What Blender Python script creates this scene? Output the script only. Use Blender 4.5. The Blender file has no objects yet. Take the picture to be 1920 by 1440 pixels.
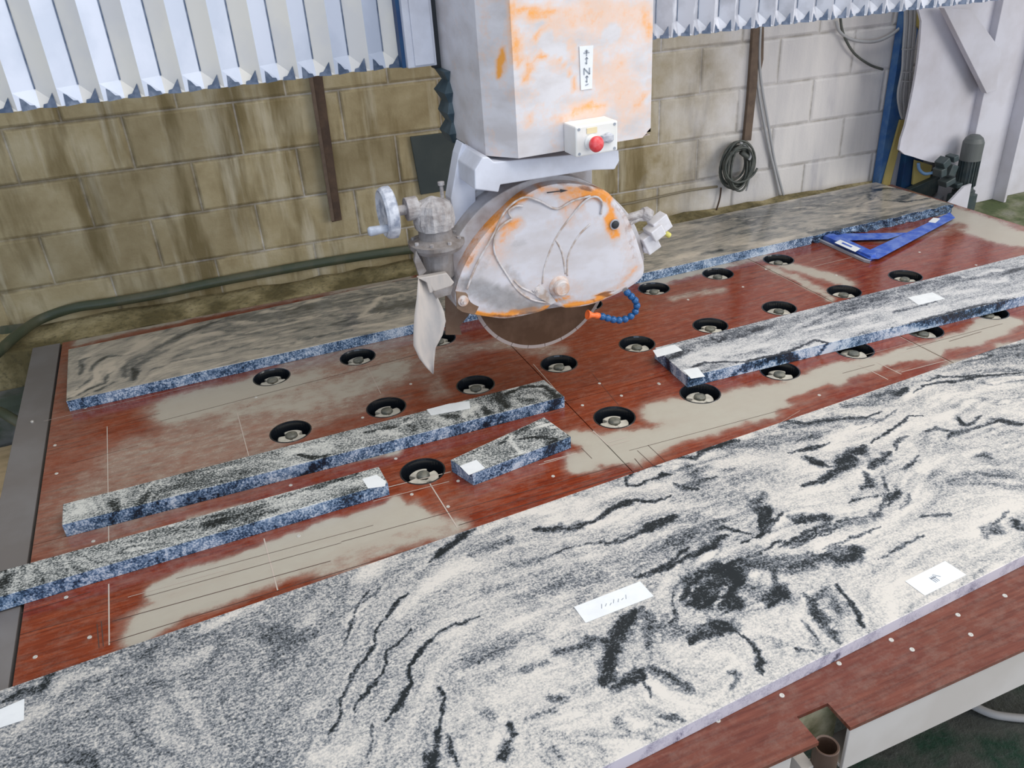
import bpy, math, random
import numpy as np
from mathutils import Vector, Matrix

random.seed(7)
C = bpy.context.scene.collection
T = 0.80                      # height of the table top above the floor

# ---------------------------------------------------------------- camera
FPX = 1563.726498777216
RW = np.array([[0.92202855, -0.38251488, -0.05954599],
               [-0.2360829, -0.43369567, -0.86958205],
               [0.30680324, 0.81583726, -0.49018501]])     # rows: right, down, forward (table frame)
CAM = np.array([-0.12288051, -1.87205912, 1.32581829])     # above the table top
cd = bpy.data.cameras.new('camera'); cam = bpy.data.objects.new('camera', cd); C.objects.link(cam)
cd.sensor_width = 36.0; cd.lens = FPX * 36.0 / 1920.0; cd.clip_start = 0.05; cd.clip_end = 100
m = Matrix.Identity(4)
for i in range(3):
    m[i][0] = RW[0][i]; m[i][1] = -RW[1][i]; m[i][2] = -RW[2][i]
    m[i][3] = CAM[i] + (T if i == 2 else 0)
cam.matrix_world = m
bpy.context.scene.camera = cam

# ---------------------------------------------------------------- light and exposure
sc = bpy.context.scene
sc.view_settings.view_transform = 'Standard'
sc.view_settings.look = 'None'
sc.view_settings.gamma = 1.0
sc.view_settings.use_curve_mapping = False
sc.view_settings.exposure = 0.0
w = bpy.data.worlds.new('world'); sc.world = w; w.use_nodes = True
nt = w.node_tree; bg = nt.nodes['Background']
bg.inputs['Color'].default_value = (0.80, 0.88, 1.0, 1); bg.inputs['Strength'].default_value = 0.62

def area(name, loc, target, sx, sy, power, col):
    l = bpy.data.lights.new(name, 'AREA'); l.shape = 'RECTANGLE'; l.size = sx; l.size_y = sy
    l.energy = power; l.color = col
    o = bpy.data.objects.new(name, l); C.objects.link(o); o.location = loc
    d = Vector(target) - Vector(loc); o.rotation_euler = d.to_track_quat('-Z', 'Y').to_euler()
    return o
area('roof_skylight', (1.6, -1.4, 4.6), (0.9, 0.3, 0.8), 4.0, 3.0, 130, (1.0, 0.97, 0.92))
area('open_doorway', (5.2, -3.2, 2.5), (2.6, 1.2, 1.0), 3.0, 2.6, 125, (1.0, 0.97, 0.93))
area('front_blue_fill', (-1.2, -5.0, 1.2), (0.4, 0.0, 0.9), 4.0, 2.2, 62, (0.62, 0.76, 1.0))  # added unseen fill, cool light on faces towards the camera

# ---------------------------------------------------------------- pixel -> place helpers (table frame)
def ray(u, v):
    return RW.T @ np.array([(u - 960) / FPX, (v - 720) / FPX, 1.0])
def onz(u, v, z=0.0):
    d = ray(u, v); return Vector(CAM + d * (z - CAM[2]) / d[2])
def ony(u, v, Y):
    d = ray(u, v); return Vector(CAM + d * (Y - CAM[1]) / d[1])
def onx(u, v, X):
    d = ray(u, v); return Vector(CAM + d * (X - CAM[0]) / d[0])
W0 = np.array([-0.5377, 1.6655, 0]); W1 = np.array([3.2271, 1.3972, 0])
WD = (W1 - W0) / np.linalg.norm(W1 - W0); WN = np.array([-WD[1], WD[0], 0])   # WN points into the wall
def onwall(u, v, off=0.0):
    d = ray(u, v); q = W0 - WN * off
    t = ((q - CAM) @ WN) / (d @ WN); return Vector(CAM + d * t)
def wallp(s, z, off=0.0):
    return Vector(W0 + WD * s - WN * off + np.array([0, 0, z]))

# ---------------------------------------------------------------- object helpers
def wloc(o):
    v = Vector((0, 0, 0))
    while o is not None:
        v = v + o.location; o = o.parent
    return v
def put(o, parent=None, label=None, cat=None, group=None, kind=None):
    C.objects.link(o)
    if parent is not None: o.parent = parent
    if label: o['label'] = label
    if cat: o['category'] = cat
    if group: o['group'] = group
    if kind: o['kind'] = kind
    return o
def thing(name, loc, label, cat, group=None):
    o = bpy.data.objects.new(name, None); o.empty_display_size = 0.05
    o.location = Vector(loc) + Vector((0, 0, T))
    return put(o, None, label, cat, group)
def mesh(name, V, F, mats, parent=None, label=None, cat=None, group=None, kind=None, smooth=False,
         bev=0.0, fm=None, attrs=None, origin=None):
    V = [Vector(v) + Vector((0, 0, T)) for v in V]
    if parent is not None: base = wloc(parent)
    elif origin is not None: base = Vector(origin) + Vector((0, 0, T))
    else:
        a = np.array([tuple(v) for v in V]); lo = a.min(0); hi = a.max(0)
        base = Vector(((lo[0] + hi[0]) / 2, (lo[1] + hi[1]) / 2, lo[2]))
    me = bpy.data.meshes.new(name)
    me.from_pydata([tuple(v - base) for v in V], [], F)
    if not isinstance(mats, (list, tuple)): mats = [mats]
    for mm in mats: me.materials.append(mm)
    if fm is not None: me.polygons.foreach_set('material_index', fm)
    if attrs:
        for k, arr in attrs.items():
            a = me.attributes.new(k, 'FLOAT', 'POINT'); a.data.foreach_set('value', np.asarray(arr, dtype=np.float32))
    if smooth: me.polygons.foreach_set('use_smooth', [True] * len(me.polygons))
    me.update(); me.validate()
    import bmesh
    bm = bmesh.new(); bm.from_mesh(me); bmesh.ops.recalc_face_normals(bm, faces=bm.faces[:]); bm.to_mesh(me); bm.free()
    o = bpy.data.objects.new(name, me)
    if parent is None: o.location = base
    put(o, parent, label, cat, group, kind)
    if bev > 0:
        b = o.modifiers.new('bevel', 'BEVEL'); b.width = bev; b.segments = 2; b.limit_method = 'ANGLE'; b.angle_limit = 0.6
    return o
def join(*parts):
    V = []; F = []
    for v, f in parts:
        n = len(V); V += [Vector(p) for p in v]; F += [[i + n for i in q] for q in f]
    return V, F
def box(x0, x1, y0, y1, z0, z1):
    V = [(x, y, z) for z in (z0, z1) for y in (y0, y1) for x in (x0, x1)]
    return V, [[0, 2, 3, 1], [4, 5, 7, 6], [0, 1, 5, 4], [2, 6, 7, 3], [0, 4, 6, 2], [1, 3, 7, 5]]
def prism(P, d):
    P = [Vector(p) for p in P]; d = Vector(d); n = len(P)
    return P + [p + d for p in P], [list(range(n))[::-1], list(range(n, 2 * n))] + [[i, (i + 1) % n, n + (i + 1) % n, n + i] for i in range(n)]
def frame_axes(ax):
    ax = Vector(ax).normalized(); t = Vector((0, 0, 1)) if abs(ax.z) < 0.9 else Vector((1, 0, 0))
    a = ax.cross(t).normalized(); b = ax.cross(a).normalized(); return ax, a, b
def lathe(o, ax, prof, n=32, wob=0.0, seed=0):
    # prof: list of (distance along axis, radius)
    ax, a, b = frame_axes(ax); o = Vector(o); V = []; F = []
    rr = random.Random(seed)
    for (h, r) in prof:
        for k in range(n):
            t = 2 * math.pi * k / n; q = max(r, 1e-5) * (1 + (rr.uniform(-wob, wob) if wob else 0))
            V.append(o + ax * h + a * (q * math.cos(t)) + b * (q * math.sin(t)))
    for i in range(len(prof) - 1):
        for k in range(n):
            F.append([i * n + k, i * n + (k + 1) % n, (i + 1) * n + (k + 1) % n, (i + 1) * n + k])
    F.append(list(range(n))[::-1]); F.append([(len(prof) - 1) * n + k for k in range(n)])
    return V, F
def cyl(p0, p1, r, n=24):
    p0 = Vector(p0); p1 = Vector(p1); return lathe(p0, p1 - p0, [(0, r), ((p1 - p0).length, r)], n)
def tube(path, r, n=10, closed=False):
    P = [Vector(p) for p in path]; m_ = len(P); V = []; F = []
    up = None
    for i in range(m_):
        if closed: t = (P[(i + 1) % m_] - P[i - 1]).normalized()
        else: t = (P[min(i + 1, m_ - 1)] - P[max(i - 1, 0)]).normalized()
        if up is None:
            _, a, b = frame_axes(t)
        else:
            a = (up - t * up.dot(t)).normalized(); b = t.cross(a)
        up = a; rad = r[i] if isinstance(r, (list, tuple)) else r
        for k in range(n):
            q = 2 * math.pi * k / n; V.append(P[i] + a * (rad * math.cos(q)) + b * (rad * math.sin(q)))
    for i in range(m_ if closed else m_ - 1):
        j = (i + 1) % m_
        for k in range(n): F.append([i * n + k, i * n + (k + 1) % n, j * n + (k + 1) % n, j * n + k])
    if not closed:
        F.append(list(range(n))[::-1]); F.append([(m_ - 1) * n + k for k in range(n)])
    return V, F
def smoothpath(P, sub=6):
    P = [Vector(p) for p in P]; out = []
    for i in range(len(P) - 1):
        p0 = P[max(i - 1, 0)]; p1 = P[i]; p2 = P[i + 1]; p3 = P[min(i + 2, len(P) - 1)]
        for k in range(sub):
            t = k / sub
            out.append(0.5 * ((2 * p1) + (p2 - p0) * t + (2 * p0 - 5 * p1 + 4 * p2 - p3) * t * t + (3 * p1 - p0 - 3 * p2 + p3) * t ** 3))
    out.append(P[-1]); return out
def sphere(c, r, nu=20, nv=12, sq=(1, 1, 1), wob=0.0, seed=0):
    rr = random.Random(seed); V = []; F = []; c = Vector(c)
    for i in range(nv + 1):
        th = math.pi * i / nv
        for k in range(nu):
            q = 2 * math.pi * k / nu; s = r * (1 + rr.uniform(-wob, wob))
            V.append(c + Vector((sq[0] * s * math.sin(th) * math.cos(q), sq[1] * s * math.sin(th) * math.sin(q), sq[2] * s * math.cos(th))))
    for i in range(nv):
        for k in range(nu): F.append([i * nu + k, i * nu + (k + 1) % nu, (i + 1) * nu + (k + 1) % nu, (i + 1) * nu + k])
    return V, F

# ---------------------------------------------------------------- painted fields (stone veins, dried slurry, reflection haze, worn paint)
_rng = np.random.default_rng(11)
_tab = _rng.random((256, 256))
def vnoise(x, y):
    xi = np.floor(x).astype(int); yi = np.floor(y).astype(int); fx = x - xi; fy = y - yi
    fx = fx * fx * (3 - 2 * fx); fy = fy * fy * (3 - 2 * fy)
    a = _tab[xi % 256, yi % 256]; b = _tab[(xi + 1) % 256, yi % 256]; c = _tab[xi % 256, (yi + 1) % 256]; d = _tab[(xi + 1) % 256, (yi + 1) % 256]
    return (a * (1 - fx) + b * fx) * (1 - fy) + (c * (1 - fx) + d * fx) * fy
def fbm(x, y, o=3):
    s = 0; a = 0.5
    for k in range(o): s = s + a * (vnoise(x * 2 ** k + 17 * k, y * 2 ** k + 5 * k) - 0.5); a *= 0.5
    return s
def paint(X, Y, base, groups, conv, to2=lambda p: (p[0], p[1]), warp=0.012, wf=25.0, wvar=0.0, taper=False, flow=0.0):
    """brush strokes laid on a surface; conv turns a reference point into a place, to2 gives the surface coordinates"""
    D = np.zeros_like(X) + base
    if flow > 0: fl_map = (0.50 + 0.5 * np.clip((X - 0.0) / 0.5, 0, 1)) if (X.max() - X.min()) > 3.4 and Y.max() < 0 else 1.0
    Xw = X + warp * fbm(X * wf, Y * wf) * 2 + warp * 0.5 * fbm(X * wf * 4, Y * wf * 4) * 2
    Yw = Y + warp * fbm(X * wf + 91, Y * wf + 37) * 2 + warp * 0.5 * fbm(X * wf * 4 + 9, Y * wf * 4 + 3) * 2
    wn = 1 + wvar * 2.2 * fbm(X * wf * 1.3 + 5, Y * wf * 1.3 + 61)
    seg = []
    for (ox, oy, s, strokes) in groups:
        for (val, wd, pts) in strokes:
            P = [to2(conv(ox + a / s, oy + b / s)) for a, b in pts]
            a, b = pts[len(pts) // 2]
            q1 = to2(conv(ox + a / s + 5, oy + b / s)); q0 = to2(conv(ox + a / s, oy + b / s)); q2 = to2(conv(ox + a / s, oy + b / s + 5))
            sc_ = math.sqrt(math.hypot(q1[0] - q0[0], q1[1] - q0[1]) * math.hypot(q2[0] - q0[0], q2[1] - q0[1])) / 5
            W = wd / s * sc_
            d = np.full(X.shape, 1e9)
            if len(P) == 1: P = P * 2
            ax_ = np.array(P); lo = ax_.min(0) - W * 1.5 - 0.03; hi = ax_.max(0) + W * 1.5 + 0.03
            idx = np.nonzero((X > lo[0]) & (X < hi[0]) & (Y > lo[1]) & (Y < hi[1]))[0]
            if len(idx) == 0: continue
            xs = Xw[idx]; ys = Yw[idx]; dd = np.full(xs.shape, 1e9)
            ns = len(P) - 1; tt = np.zeros(xs.shape)
            for i in range(ns):
                x0, y0 = P[i]; x1, y1 = P[i + 1]; dx, dy = x1 - x0, y1 - y0
                if val > 0.35 and wd / s < 45: seg.append((x0, y0, x1, y1))
                t = np.clip(((xs - x0) * dx + (ys - y0) * dy) / (dx * dx + dy * dy + 1e-12), 0, 1)
                q = np.hypot(xs - x0 - t * dx, ys - y0 - t * dy); cl = q < dd
                dd = np.where(cl, q, dd); tt = np.where(cl, (i + t) / max(ns, 1), tt)
            Wv = W * np.clip(wn[idx], 0.25, 2.2)
            if taper and ns > 1: Wv = Wv * (0.35 + 0.65 * np.sin(math.pi * np.clip(tt, 0, 1)) ** 0.6)
            if flow > 0:
                Wv = Wv * (1 + 0.9 * fbm(X[idx] * 95 + 40, Y[idx] * 95 + 70, 2)); k = np.clip((Wv * 1.8 - dd) / (Wv * 1.5), 0, 1)
                k = k * (1 - 0.30 * np.clip(0.3 + 2.4 * fbm(X[idx] * 60 + 4, Y[idx] * 60 + 7, 3), 0, 1)) if wd / s > 4 else k
            else: k = np.clip((Wv * 1.45 - dd) / (Wv * 1.05), 0, 1)
            k = k * k * (3 - 2 * k)
            D[idx] = D[idx] * (1 - k) + val * k
    if flow > 0 and seg:
        # stone grain that follows the veins: noise smeared along the local vein direction
        gx = np.arange(X.min() - .02, X.max() + .05, 0.03); gy = np.arange(Y.min() - .02, Y.max() + .05, 0.03)
        GX, GY = np.meshgrid(gx, gy, indexing='ij'); cx_ = np.zeros_like(GX); sx_ = np.zeros_like(GX)
        for (x0, y0, x1, y1) in seg:
            mx, my = (x0 + x1) / 2, (y0 + y1) / 2; l_ = math.hypot(x1 - x0, y1 - y0) + 1e-9; th = 2 * math.atan2(y1 - y0, x1 - x0)
            wgt = l_ / ((GX - mx) ** 2 + (GY - my) ** 2 + 0.0016) ** 1.5; cx_ += wgt * math.cos(th); sx_ += wgt * math.sin(th)
        nrm = np.hypot(cx_, sx_) + 1e-9; cx_ /= nrm; sx_ /= nrm
        def samp(G, x, y):
            fx = np.clip((x - gx[0]) / 0.03, 0, len(gx) - 1.001); fy = np.clip((y - gy[0]) / 0.03, 0, len(gy) - 1.001)
            i = fx.astype(int); j = fy.astype(int); u = fx - i; v = fy - j
            return (G[i, j] * (1 - u) + G[i + 1, j] * u) * (1 - v) + (G[i, j + 1] * (1 - u) + G[i + 1, j + 1] * u) * v
        a1 = np.zeros_like(X); a2 = np.zeros_like(X); n1 = n2 = 0
        for sgn in (1, -1):
            x = X.copy(); y = Y.copy()
            for k in range(9):
                if not (sgn == -1 and k == 0):
                    a1 += vnoise(x * 38 + 7, y * 38 + 3); n1 += 1
                    if k < 5: a2 += vnoise(x * 110 + 1, y * 110 + 8); n2 += 1
                th = 0.5 * np.arctan2(samp(sx_, x, y), samp(cx_, x, y)) + 0.9 * fbm(x * 6 + 30, y * 6 + 11, 2)
                x = x + sgn * 0.008 * np.cos(th); y = y + sgn * 0.008 * np.sin(th)
        a1 = (a1 / n1 - 0.5) * 2.6; a2 = (a2 / n2 - 0.5) * 1.7
        amp = 0.45 + 1.3 * np.clip(fbm(X * 5 + 3, Y * 5 + 9) + 0.35, 0, 1)
        mid = np.clip(1.15 - np.abs(D - 0.45) * 1.3, 0.35, 1)
        rg = np.clip(1 - np.abs(a1 + 0.25) * 3.2, 0, 1) ** 1.6 * np.clip(fbm(X * 4 + 13, Y * 4 + 29) * 3.2 + 0.25, 0, 1)
        D = D + flow * fl_map * ((a1 * amp + a2) * mid + 1.25 * rg)
    return D

# ---------------------------------------------------------------- materials
def newmat(name):
    mt = bpy.data.materials.new(name); mt.use_nodes = True; t = mt.node_tree
    return mt, t, t.nodes['Principled BSDF']
def N(t, typ, **kw):
    n = t.nodes.new(typ)
    for k, v in kw.items():
        if k.startswith('_'): setattr(n, k[1:], v)
        else: n.inputs[k.replace('__', ' ')].default_value = v
    return n
def L(t, a, b): t.links.new(a, b)
def math_(t, op, a, b=None, clamp=False):
    n = t.nodes.new('ShaderNodeMath'); n.operation = op; n.use_clamp = clamp
    for i, x in enumerate((a, b)):
        if x is None: continue
        if isinstance(x, (int, float)): n.inputs[i].default_value = x
        else: L(t, x, n.inputs[i])
    return n.outputs[0]
def mix_(t, f, a, b):
    n = t.nodes.new('ShaderNodeMix'); n.data_type = 'RGBA'
    for s, x in ((0, f), (6, a), (7, b)):
        if isinstance(x, (int, float)): n.inputs[s].default_value = x
        elif isinstance(x, (tuple, list)): n.inputs[s].default_value = (*x[:3], 1)
        else: L(t, x, n.inputs[s])
    return n.outputs[2]
def noise_(t, scale, detail=3, stretch=(1, 1, 1), rough=0.55, off=(0, 0, 0)):
    co = t.nodes.new('ShaderNodeTexCoord'); mp = t.nodes.new('ShaderNodeMapping'); mp.inputs['Scale'].default_value = stretch; mp.inputs['Location'].default_value = off
    L(t, co.outputs['Object'], mp.inputs['Vector'])
    n = t.nodes.new('ShaderNodeTexNoise'); n.inputs['Scale'].default_value = scale; n.inputs['Detail'].default_value = detail; n.inputs['Roughness'].default_value = rough
    L(t, mp.outputs[0], n.inputs['Vector']); return n.outputs['Fac']
def ramp_(t, f, stops, interp='LINEAR'):
    n = t.nodes.new('ShaderNodeValToRGB'); n.color_ramp.interpolation = interp; e = n.color_ramp.elements
    while len(e) < len(stops): e.new(0.5)
    for i, (p, c) in enumerate(stops):
        e[i].position = p; e[i].color = (*c, 1) if isinstance(c, (tuple, list)) else (c, c, c, 1)
    L(t, f, n.inputs[0]); return n.outputs[0]
def attr_(t, name):
    n = t.nodes.new('ShaderNodeAttribute'); n.attribute_name = name; return n.outputs['Fac']
def bump_(t, b, h, strength=0.3, dist=0.002):
    n = t.nodes.new('ShaderNodeBump'); n.inputs['Strength'].default_value = strength; n.inputs['Distance'].default_value = dist
    L(t, h, n.inputs['Height']); L(t, n.outputs[0], b.inputs['Normal'])

def plain(name, col, rough=0.5, metal=0.0, dirt=None, dscale=12, damt=0.5, coat=0.0, bump=0.0, stretch=(1, 1, 1), bscale=150):
    mt, t, b = newmat(name)
    b.inputs['Roughness'].default_value = rough; b.inputs['Metallic'].default_value = metal; b.inputs['Coat Weight'].default_value = coat
    if dirt is not None:
        n = noise_(t, dscale, 5, stretch); f = ramp_(t, n, [(0.42, 0.0), (0.62, 1.0)])
        f2 = math_(t, 'MULTIPLY', f, damt)
        L(t, mix_(t, f2, col, dirt), b.inputs['Base Color'])
    else: b.inputs['Base Color'].default_value = (*col, 1)
    if bump > 0: bump_(t, b, noise_(t, bscale, 3), bump, 0.003)
    return mt

def granite(name, stops, rough=0.35, grain=0.55, streak=0.25, coat=0.15, sdir=(1, 3, 1), gs=330, blot=0.12):
    mt, t, b = newmat(name)
    D = attr_(t, 'dark')
    n1 = noise_(t, gs, 2, (1, 1, 1), 0.6); n2 = noise_(t, 60, 4, sdir, 0.6); n3 = noise_(t, 14, 3, sdir, 0.5, (3, 7, 1))
    am = math_(t, 'MINIMUM', math_(t, 'MAXIMUM', math_(t, 'ADD', math_(t, 'MULTIPLY', D, 1.3), 0.42), 0.45), 1.0)
    v = math_(t, 'ADD', D, math_(t, 'MULTIPLY', math_(t, 'MULTIPLY', math_(t, 'SUBTRACT', n1, 0.5), grain * 1.6), am))
    v = math_(t, 'ADD', v, math_(t, 'MULTIPLY', math_(t, 'MULTIPLY', math_(t, 'SUBTRACT', n2, 0.5), streak * 1.7), am))
    v = math_(t, 'ADD', v, math_(t, 'MULTIPLY', math_(t, 'SUBTRACT', n3, 0.5), blot * 2))
    L(t, ramp_(t, v, stops), b.inputs['Base Color'])
    b.inputs['Roughness'].default_value = rough; b.inputs['Coat Weight'].default_value = coat; b.inputs['Coat Roughness'].default_value = 0.08
    b.inputs['Specular IOR Level'].default_value = 0.35
    return mt
G_big = granite('granite polished', [(0.03, (0.67, 0.63, 0.575)), (0.27, (0.45, 0.44, 0.425)), (0.52, (0.165, 0.18, 0.20)), (0.84, (0.009, 0.013, 0.015))], 0.45, 0.92, 0.50, gs=230, coat=0.0)
G_left = granite('granite polished bluish', [(0.06, (0.66, 0.65, 0.64)), (0.32, (0.40, 0.41, 0.43)), (0.58, (0.14, 0.155, 0.18)), (0.88, (0.018, 0.022, 0.030))], 0.4, 0.95, 0.4, gs=220, coat=0.0)
G_edge = granite('cool lit granite sawn edge', [(0.06, (0.56, 0.63, 0.72)), (0.34, (0.19, 0.28, 0.42)), (0.60, (0.040, 0.085, 0.16)), (0.88, (0.008, 0.014, 0.026))], 0.45, 1.1, 0.7, gs=200, coat=0.0, blot=0.35)  # blue tint paints cool light from the camera side onto the stone
G_edgeL = granite('cool lit granite sawn edge pale', [(0.10, (0.62, 0.60, 0.66)), (0.40, (0.36, 0.35, 0.43)), (0.66, (0.12, 0.12, 0.17)), (0.95, (0.02, 0.02, 0.035))], 0.5, 0.55, 0.4, gs=260)  # lilac tint paints the same cool light on the big slab's edge
G_wet = granite('granite wet with slurry', [(0.08, (0.62, 0.54, 0.44)), (0.34, (0.42, 0.38, 0.32)), (0.60, (0.185, 0.185, 0.175)), (0.9, (0.035, 0.040, 0.042))], 0.18, 0.25, 0.42, 0.4, (0.5, 4, 1))
G_strip = granite('granite polished greenish', [(0.06, (0.64, 0.64, 0.60)), (0.32, (0.38, 0.39, 0.38)), (0.56, (0.12, 0.135, 0.14)), (0.84, (0.012, 0.016, 0.018))], 0.35, 1.15, 0.45, gs=210, coat=0.0)

def board_mat(name='red film faced board with slurry', r0=(0.100, 0.018, 0.010), r1=(0.205, 0.036, 0.018), r2=(0.30, 0.062, 0.032)):
    mt, t, b = newmat(name)
    g = noise_(t, 9, 6, (1.0, 14, 1), 0.62); g2 = noise_(t, 3, 4, (1, 2.5, 1))
    red = ramp_(t, g, [(0.3, r0), (0.5, r1), (0.72, r2)])
    red = mix_(t, math_(t, 'MULTIPLY', ramp_(t, g2, [(0.4, 0.0), (0.7, 1.0)]), 0.35), red, (0.15, 0.035, 0.025))
    d = attr_(t, 'dust'); n = noise_(t, 28, 5, (1, 1.6, 1), 0.65); n2 = noise_(t, 200, 2)  # mask holds dried slurry and painted reflection haze
    v = math_(t, 'ADD', d, math_(t, 'MULTIPLY', math_(t, 'SUBTRACT', n, 0.5), 0.55))
    v = math_(t, 'ADD', v, math_(t, 'MULTIPLY', math_(t, 'SUBTRACT', n2, 0.5), 0.14))
    f = ramp_(t, v, [(0.02, 0.0), (0.30, 0.22), (0.46, 0.50), (0.62, 0.88), (1.0, 1.0)])
    L(t, mix_(t, f, red, (0.46, 0.43, 0.36)), b.inputs['Base Color'])
    L(t, ramp_(t, v, [(0.3, 0.16), (0.7, 0.42)]), b.inputs['Roughness'])
    b.inputs['Coat Weight'].default_value = 0.12; b.inputs['Coat Roughness'].default_value = 0.06
    bump_(t, b, g, 0.06, 0.001)
    return mt
M_board = board_mat(r0=(0.115, 0.018, 0.009), r1=(0.215, 0.034, 0.012), r2=(0.31, 0.064, 0.024)); M_board2 = board_mat('clean brown red board', (0.09, 0.022, 0.012), (0.155, 0.043, 0.024), (0.21, 0.066, 0.038))
M_kerf_l = plain('pale dust in saw kerf', (0.52, 0.44, 0.38), 0.7)
M_kerf_d = plain('dark saw kerf', (0.085, 0.045, 0.035), 0.6)
M_kerf_m = plain('dull saw kerf', (0.26, 0.19, 0.15), 0.6)

def worn(name, white, orange, rust=(0.16, 0.06, 0.02), rough=0.5, peach=(0.80, 0.52, 0.36)):
    mt, t, b = newmat(name)
    o = attr_(t, 'orange'); n = noise_(t, 26, 6, (1, 1, 1), 0.7); n2 = noise_(t, 130, 3)
    v = math_(t, 'ADD', o, math_(t, 'MULTIPLY', math_(t, 'SUBTRACT', n, 0.5), 0.75))
    v = math_(t, 'ADD', v, math_(t, 'MULTIPLY', math_(t, 'SUBTRACT', n2, 0.5), 0.22))
    w_ = mix_(t, math_(t, 'MULTIPLY', ramp_(t, noise_(t, 9, 5, (1, 1, 2)), [(0.42, 0.0), (0.66, 1.0)]), 0.5), white, (0.46, 0.41, 0.39))
    c = mix_(t, ramp_(t, v, [(0.22, 0.0), (0.46, 0.65)]), w_, peach)
    c = mix_(t, ramp_(t, v, [(0.50, 0.0), (0.82, 1.0)]), c, orange)
    r = attr_(t, 'rust'); rv = math_(t, 'ADD', r, math_(t, 'MULTIPLY', math_(t, 'SUBTRACT', n, 0.5), 0.9))
    c = mix_(t, ramp_(t, rv, [(0.42, 0.0), (0.68, 0.9)]), c, rust)
    wv = math_(t, 'ADD', attr_(t, 'wet'), math_(t, 'MULTIPLY', math_(t, 'SUBTRACT', n, 0.5), 0.5)); c = mix_(t, ramp_(t, wv, [(0.22, 0.0), (0.75, 0.85)]), c, (0.17, 0.165, 0.16))
    L(t, c, b.inputs['Base Color']); b.inputs['Roughness'].default_value = rough
    bump_(t, b, n2, 0.12, 0.001)
    return mt
M_worn = worn('worn white and orange paint', (0.68, 0.66, 0.68), (0.86, 0.36, 0.06))
M_guard = worn('worn guard paint', (0.62, 0.61, 0.65), (0.80, 0.30, 0.045), (0.22, 0.085, 0.035), peach=(0.60, 0.46, 0.40))
M_white = plain('chalky white paint', (0.66, 0.68, 0.76), 0.5, dirt=(0.42, 0.42, 0.46), dscale=8, damt=0.45)
M_greyrim = plain('grey guard steel', (0.50, 0.49, 0.51), 0.45, dirt=(0.26, 0.2, 0.17), dscale=14, damt=0.6)
M_crust = plain('slurry crusted casting', (0.46, 0.44, 0.44), 0.8, dirt=(0.24, 0.21, 0.20), dscale=30, damt=0.8, bump=1.0, bscale=90)
M_cast = plain('grey dusty casting', (0.27, 0.25, 0.245), 0.7, dirt=(0.16, 0.13, 0.11), dscale=25, damt=0.7, bump=0.6, bscale=80)
M_wheel = plain('chipped pale wheel', (0.60, 0.62, 0.68), 0.5, dirt=(0.17, 0.2, 0.28), dscale=35, damt=0.8)
M_blade = plain('wet brown saw blade', (0.105, 0.058, 0.035), 0.3, 0.55, dirt=(0.20, 0.12, 0.08), dscale=12, damt=0.6)
M_rim = plain('blade segment rim', (0.36, 0.30, 0.28), 0.5, 0.2)
M_orange = plain('orange plastic', (0.9, 0.17, 0.04), 0.35)
M_blueh = plain('blue plastic segments', (0.012, 0.095, 0.27), 0.25)
M_plast = plain('cream plastic box', (0.80, 0.81, 0.82), 0.4, dirt=(0.70, 0.66, 0.55), dscale=10, damt=0.4)
M_red = plain('red button', (0.72, 0.04, 0.05), 0.35, dirt=(0.75, 0.25, 0.25), dscale=60, damt=0.5)
M_greyp = plain('grey switch', (0.36, 0.38, 0.44), 0.4, dirt=(0.7, 0.7, 0.72), dscale=60, damt=0.6)
M_dark = plain('dark rubber', (0.02, 0.024, 0.03), 0.6)
M_dkblue = plain('blue black bellows fabric', (0.035, 0.065, 0.085), 0.55, dirt=(0.12, 0.17, 0.2), dscale=20, damt=0.5)
M_flap = plain('dusty rubber flap', (0.50, 0.45, 0.41), 0.65, dirt=(0.34, 0.33, 0.33), dscale=14, damt=0.6, stretch=(2, 2, 0.6))
M_brown = plain('rusty brown plate', (0.17, 0.095, 0.055), 0.6, dirt=(0.28, 0.2, 0.14), dscale=14, damt=0.5)
M_rust = plain('rusty steel', (0.072, 0.043, 0.028), 0.75, dirt=(0.14, 0.085, 0.05), dscale=20, damt=0.6)
M_rust2 = plain('rusty brown strap', (0.16, 0.11, 0.075), 0.75, dirt=(0.09, 0.06, 0.045), dscale=20, damt=0.6)
M_frame = plain('dull painted frame', (0.17, 0.155, 0.15), 0.45, dirt=(0.20, 0.19, 0.19), dscale=6, damt=0.8)
M_chan = plain('cream painted channel', (0.62, 0.57, 0.52), 0.5, dirt=(0.48, 0.42, 0.36), dscale=5, damt=0.4)
M_bel = plain('bellows fabric cool lit faces', (0.63, 0.68, 0.80), 0.6, dirt=(0.48, 0.54, 0.66), dscale=6, damt=0.6)  # pleat faces turned one way, with the cooler light put into their colour
M_bel2 = plain('bellows fabric warm lit faces', (0.72, 0.69, 0.63), 0.7, dirt=(0.58, 0.58, 0.60), dscale=5, damt=0.6)  # pleat faces turned the other way, with warmer light put into their colour
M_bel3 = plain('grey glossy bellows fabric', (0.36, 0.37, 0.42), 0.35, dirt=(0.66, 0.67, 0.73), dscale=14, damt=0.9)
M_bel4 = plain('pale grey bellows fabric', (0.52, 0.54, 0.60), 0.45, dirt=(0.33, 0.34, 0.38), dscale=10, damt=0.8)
M_cup = plain('black well liner', (0.010, 0.013, 0.018), 0.22, coat=0.3)
M_pad = plain('cream bearing plate', (0.66, 0.62, 0.53), 0.5, dirt=(0.33, 0.31, 0.27), dscale=40, damt=0.5)
M_hubg = plain('dull green hub', (0.10, 0.105, 0.09), 0.4, dirt=(0.3, 0.28, 0.22), dscale=60, damt=0.5)
M_steel = plain('zinc screw', (0.62, 0.60, 0.55), 0.4, 0.3)
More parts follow.
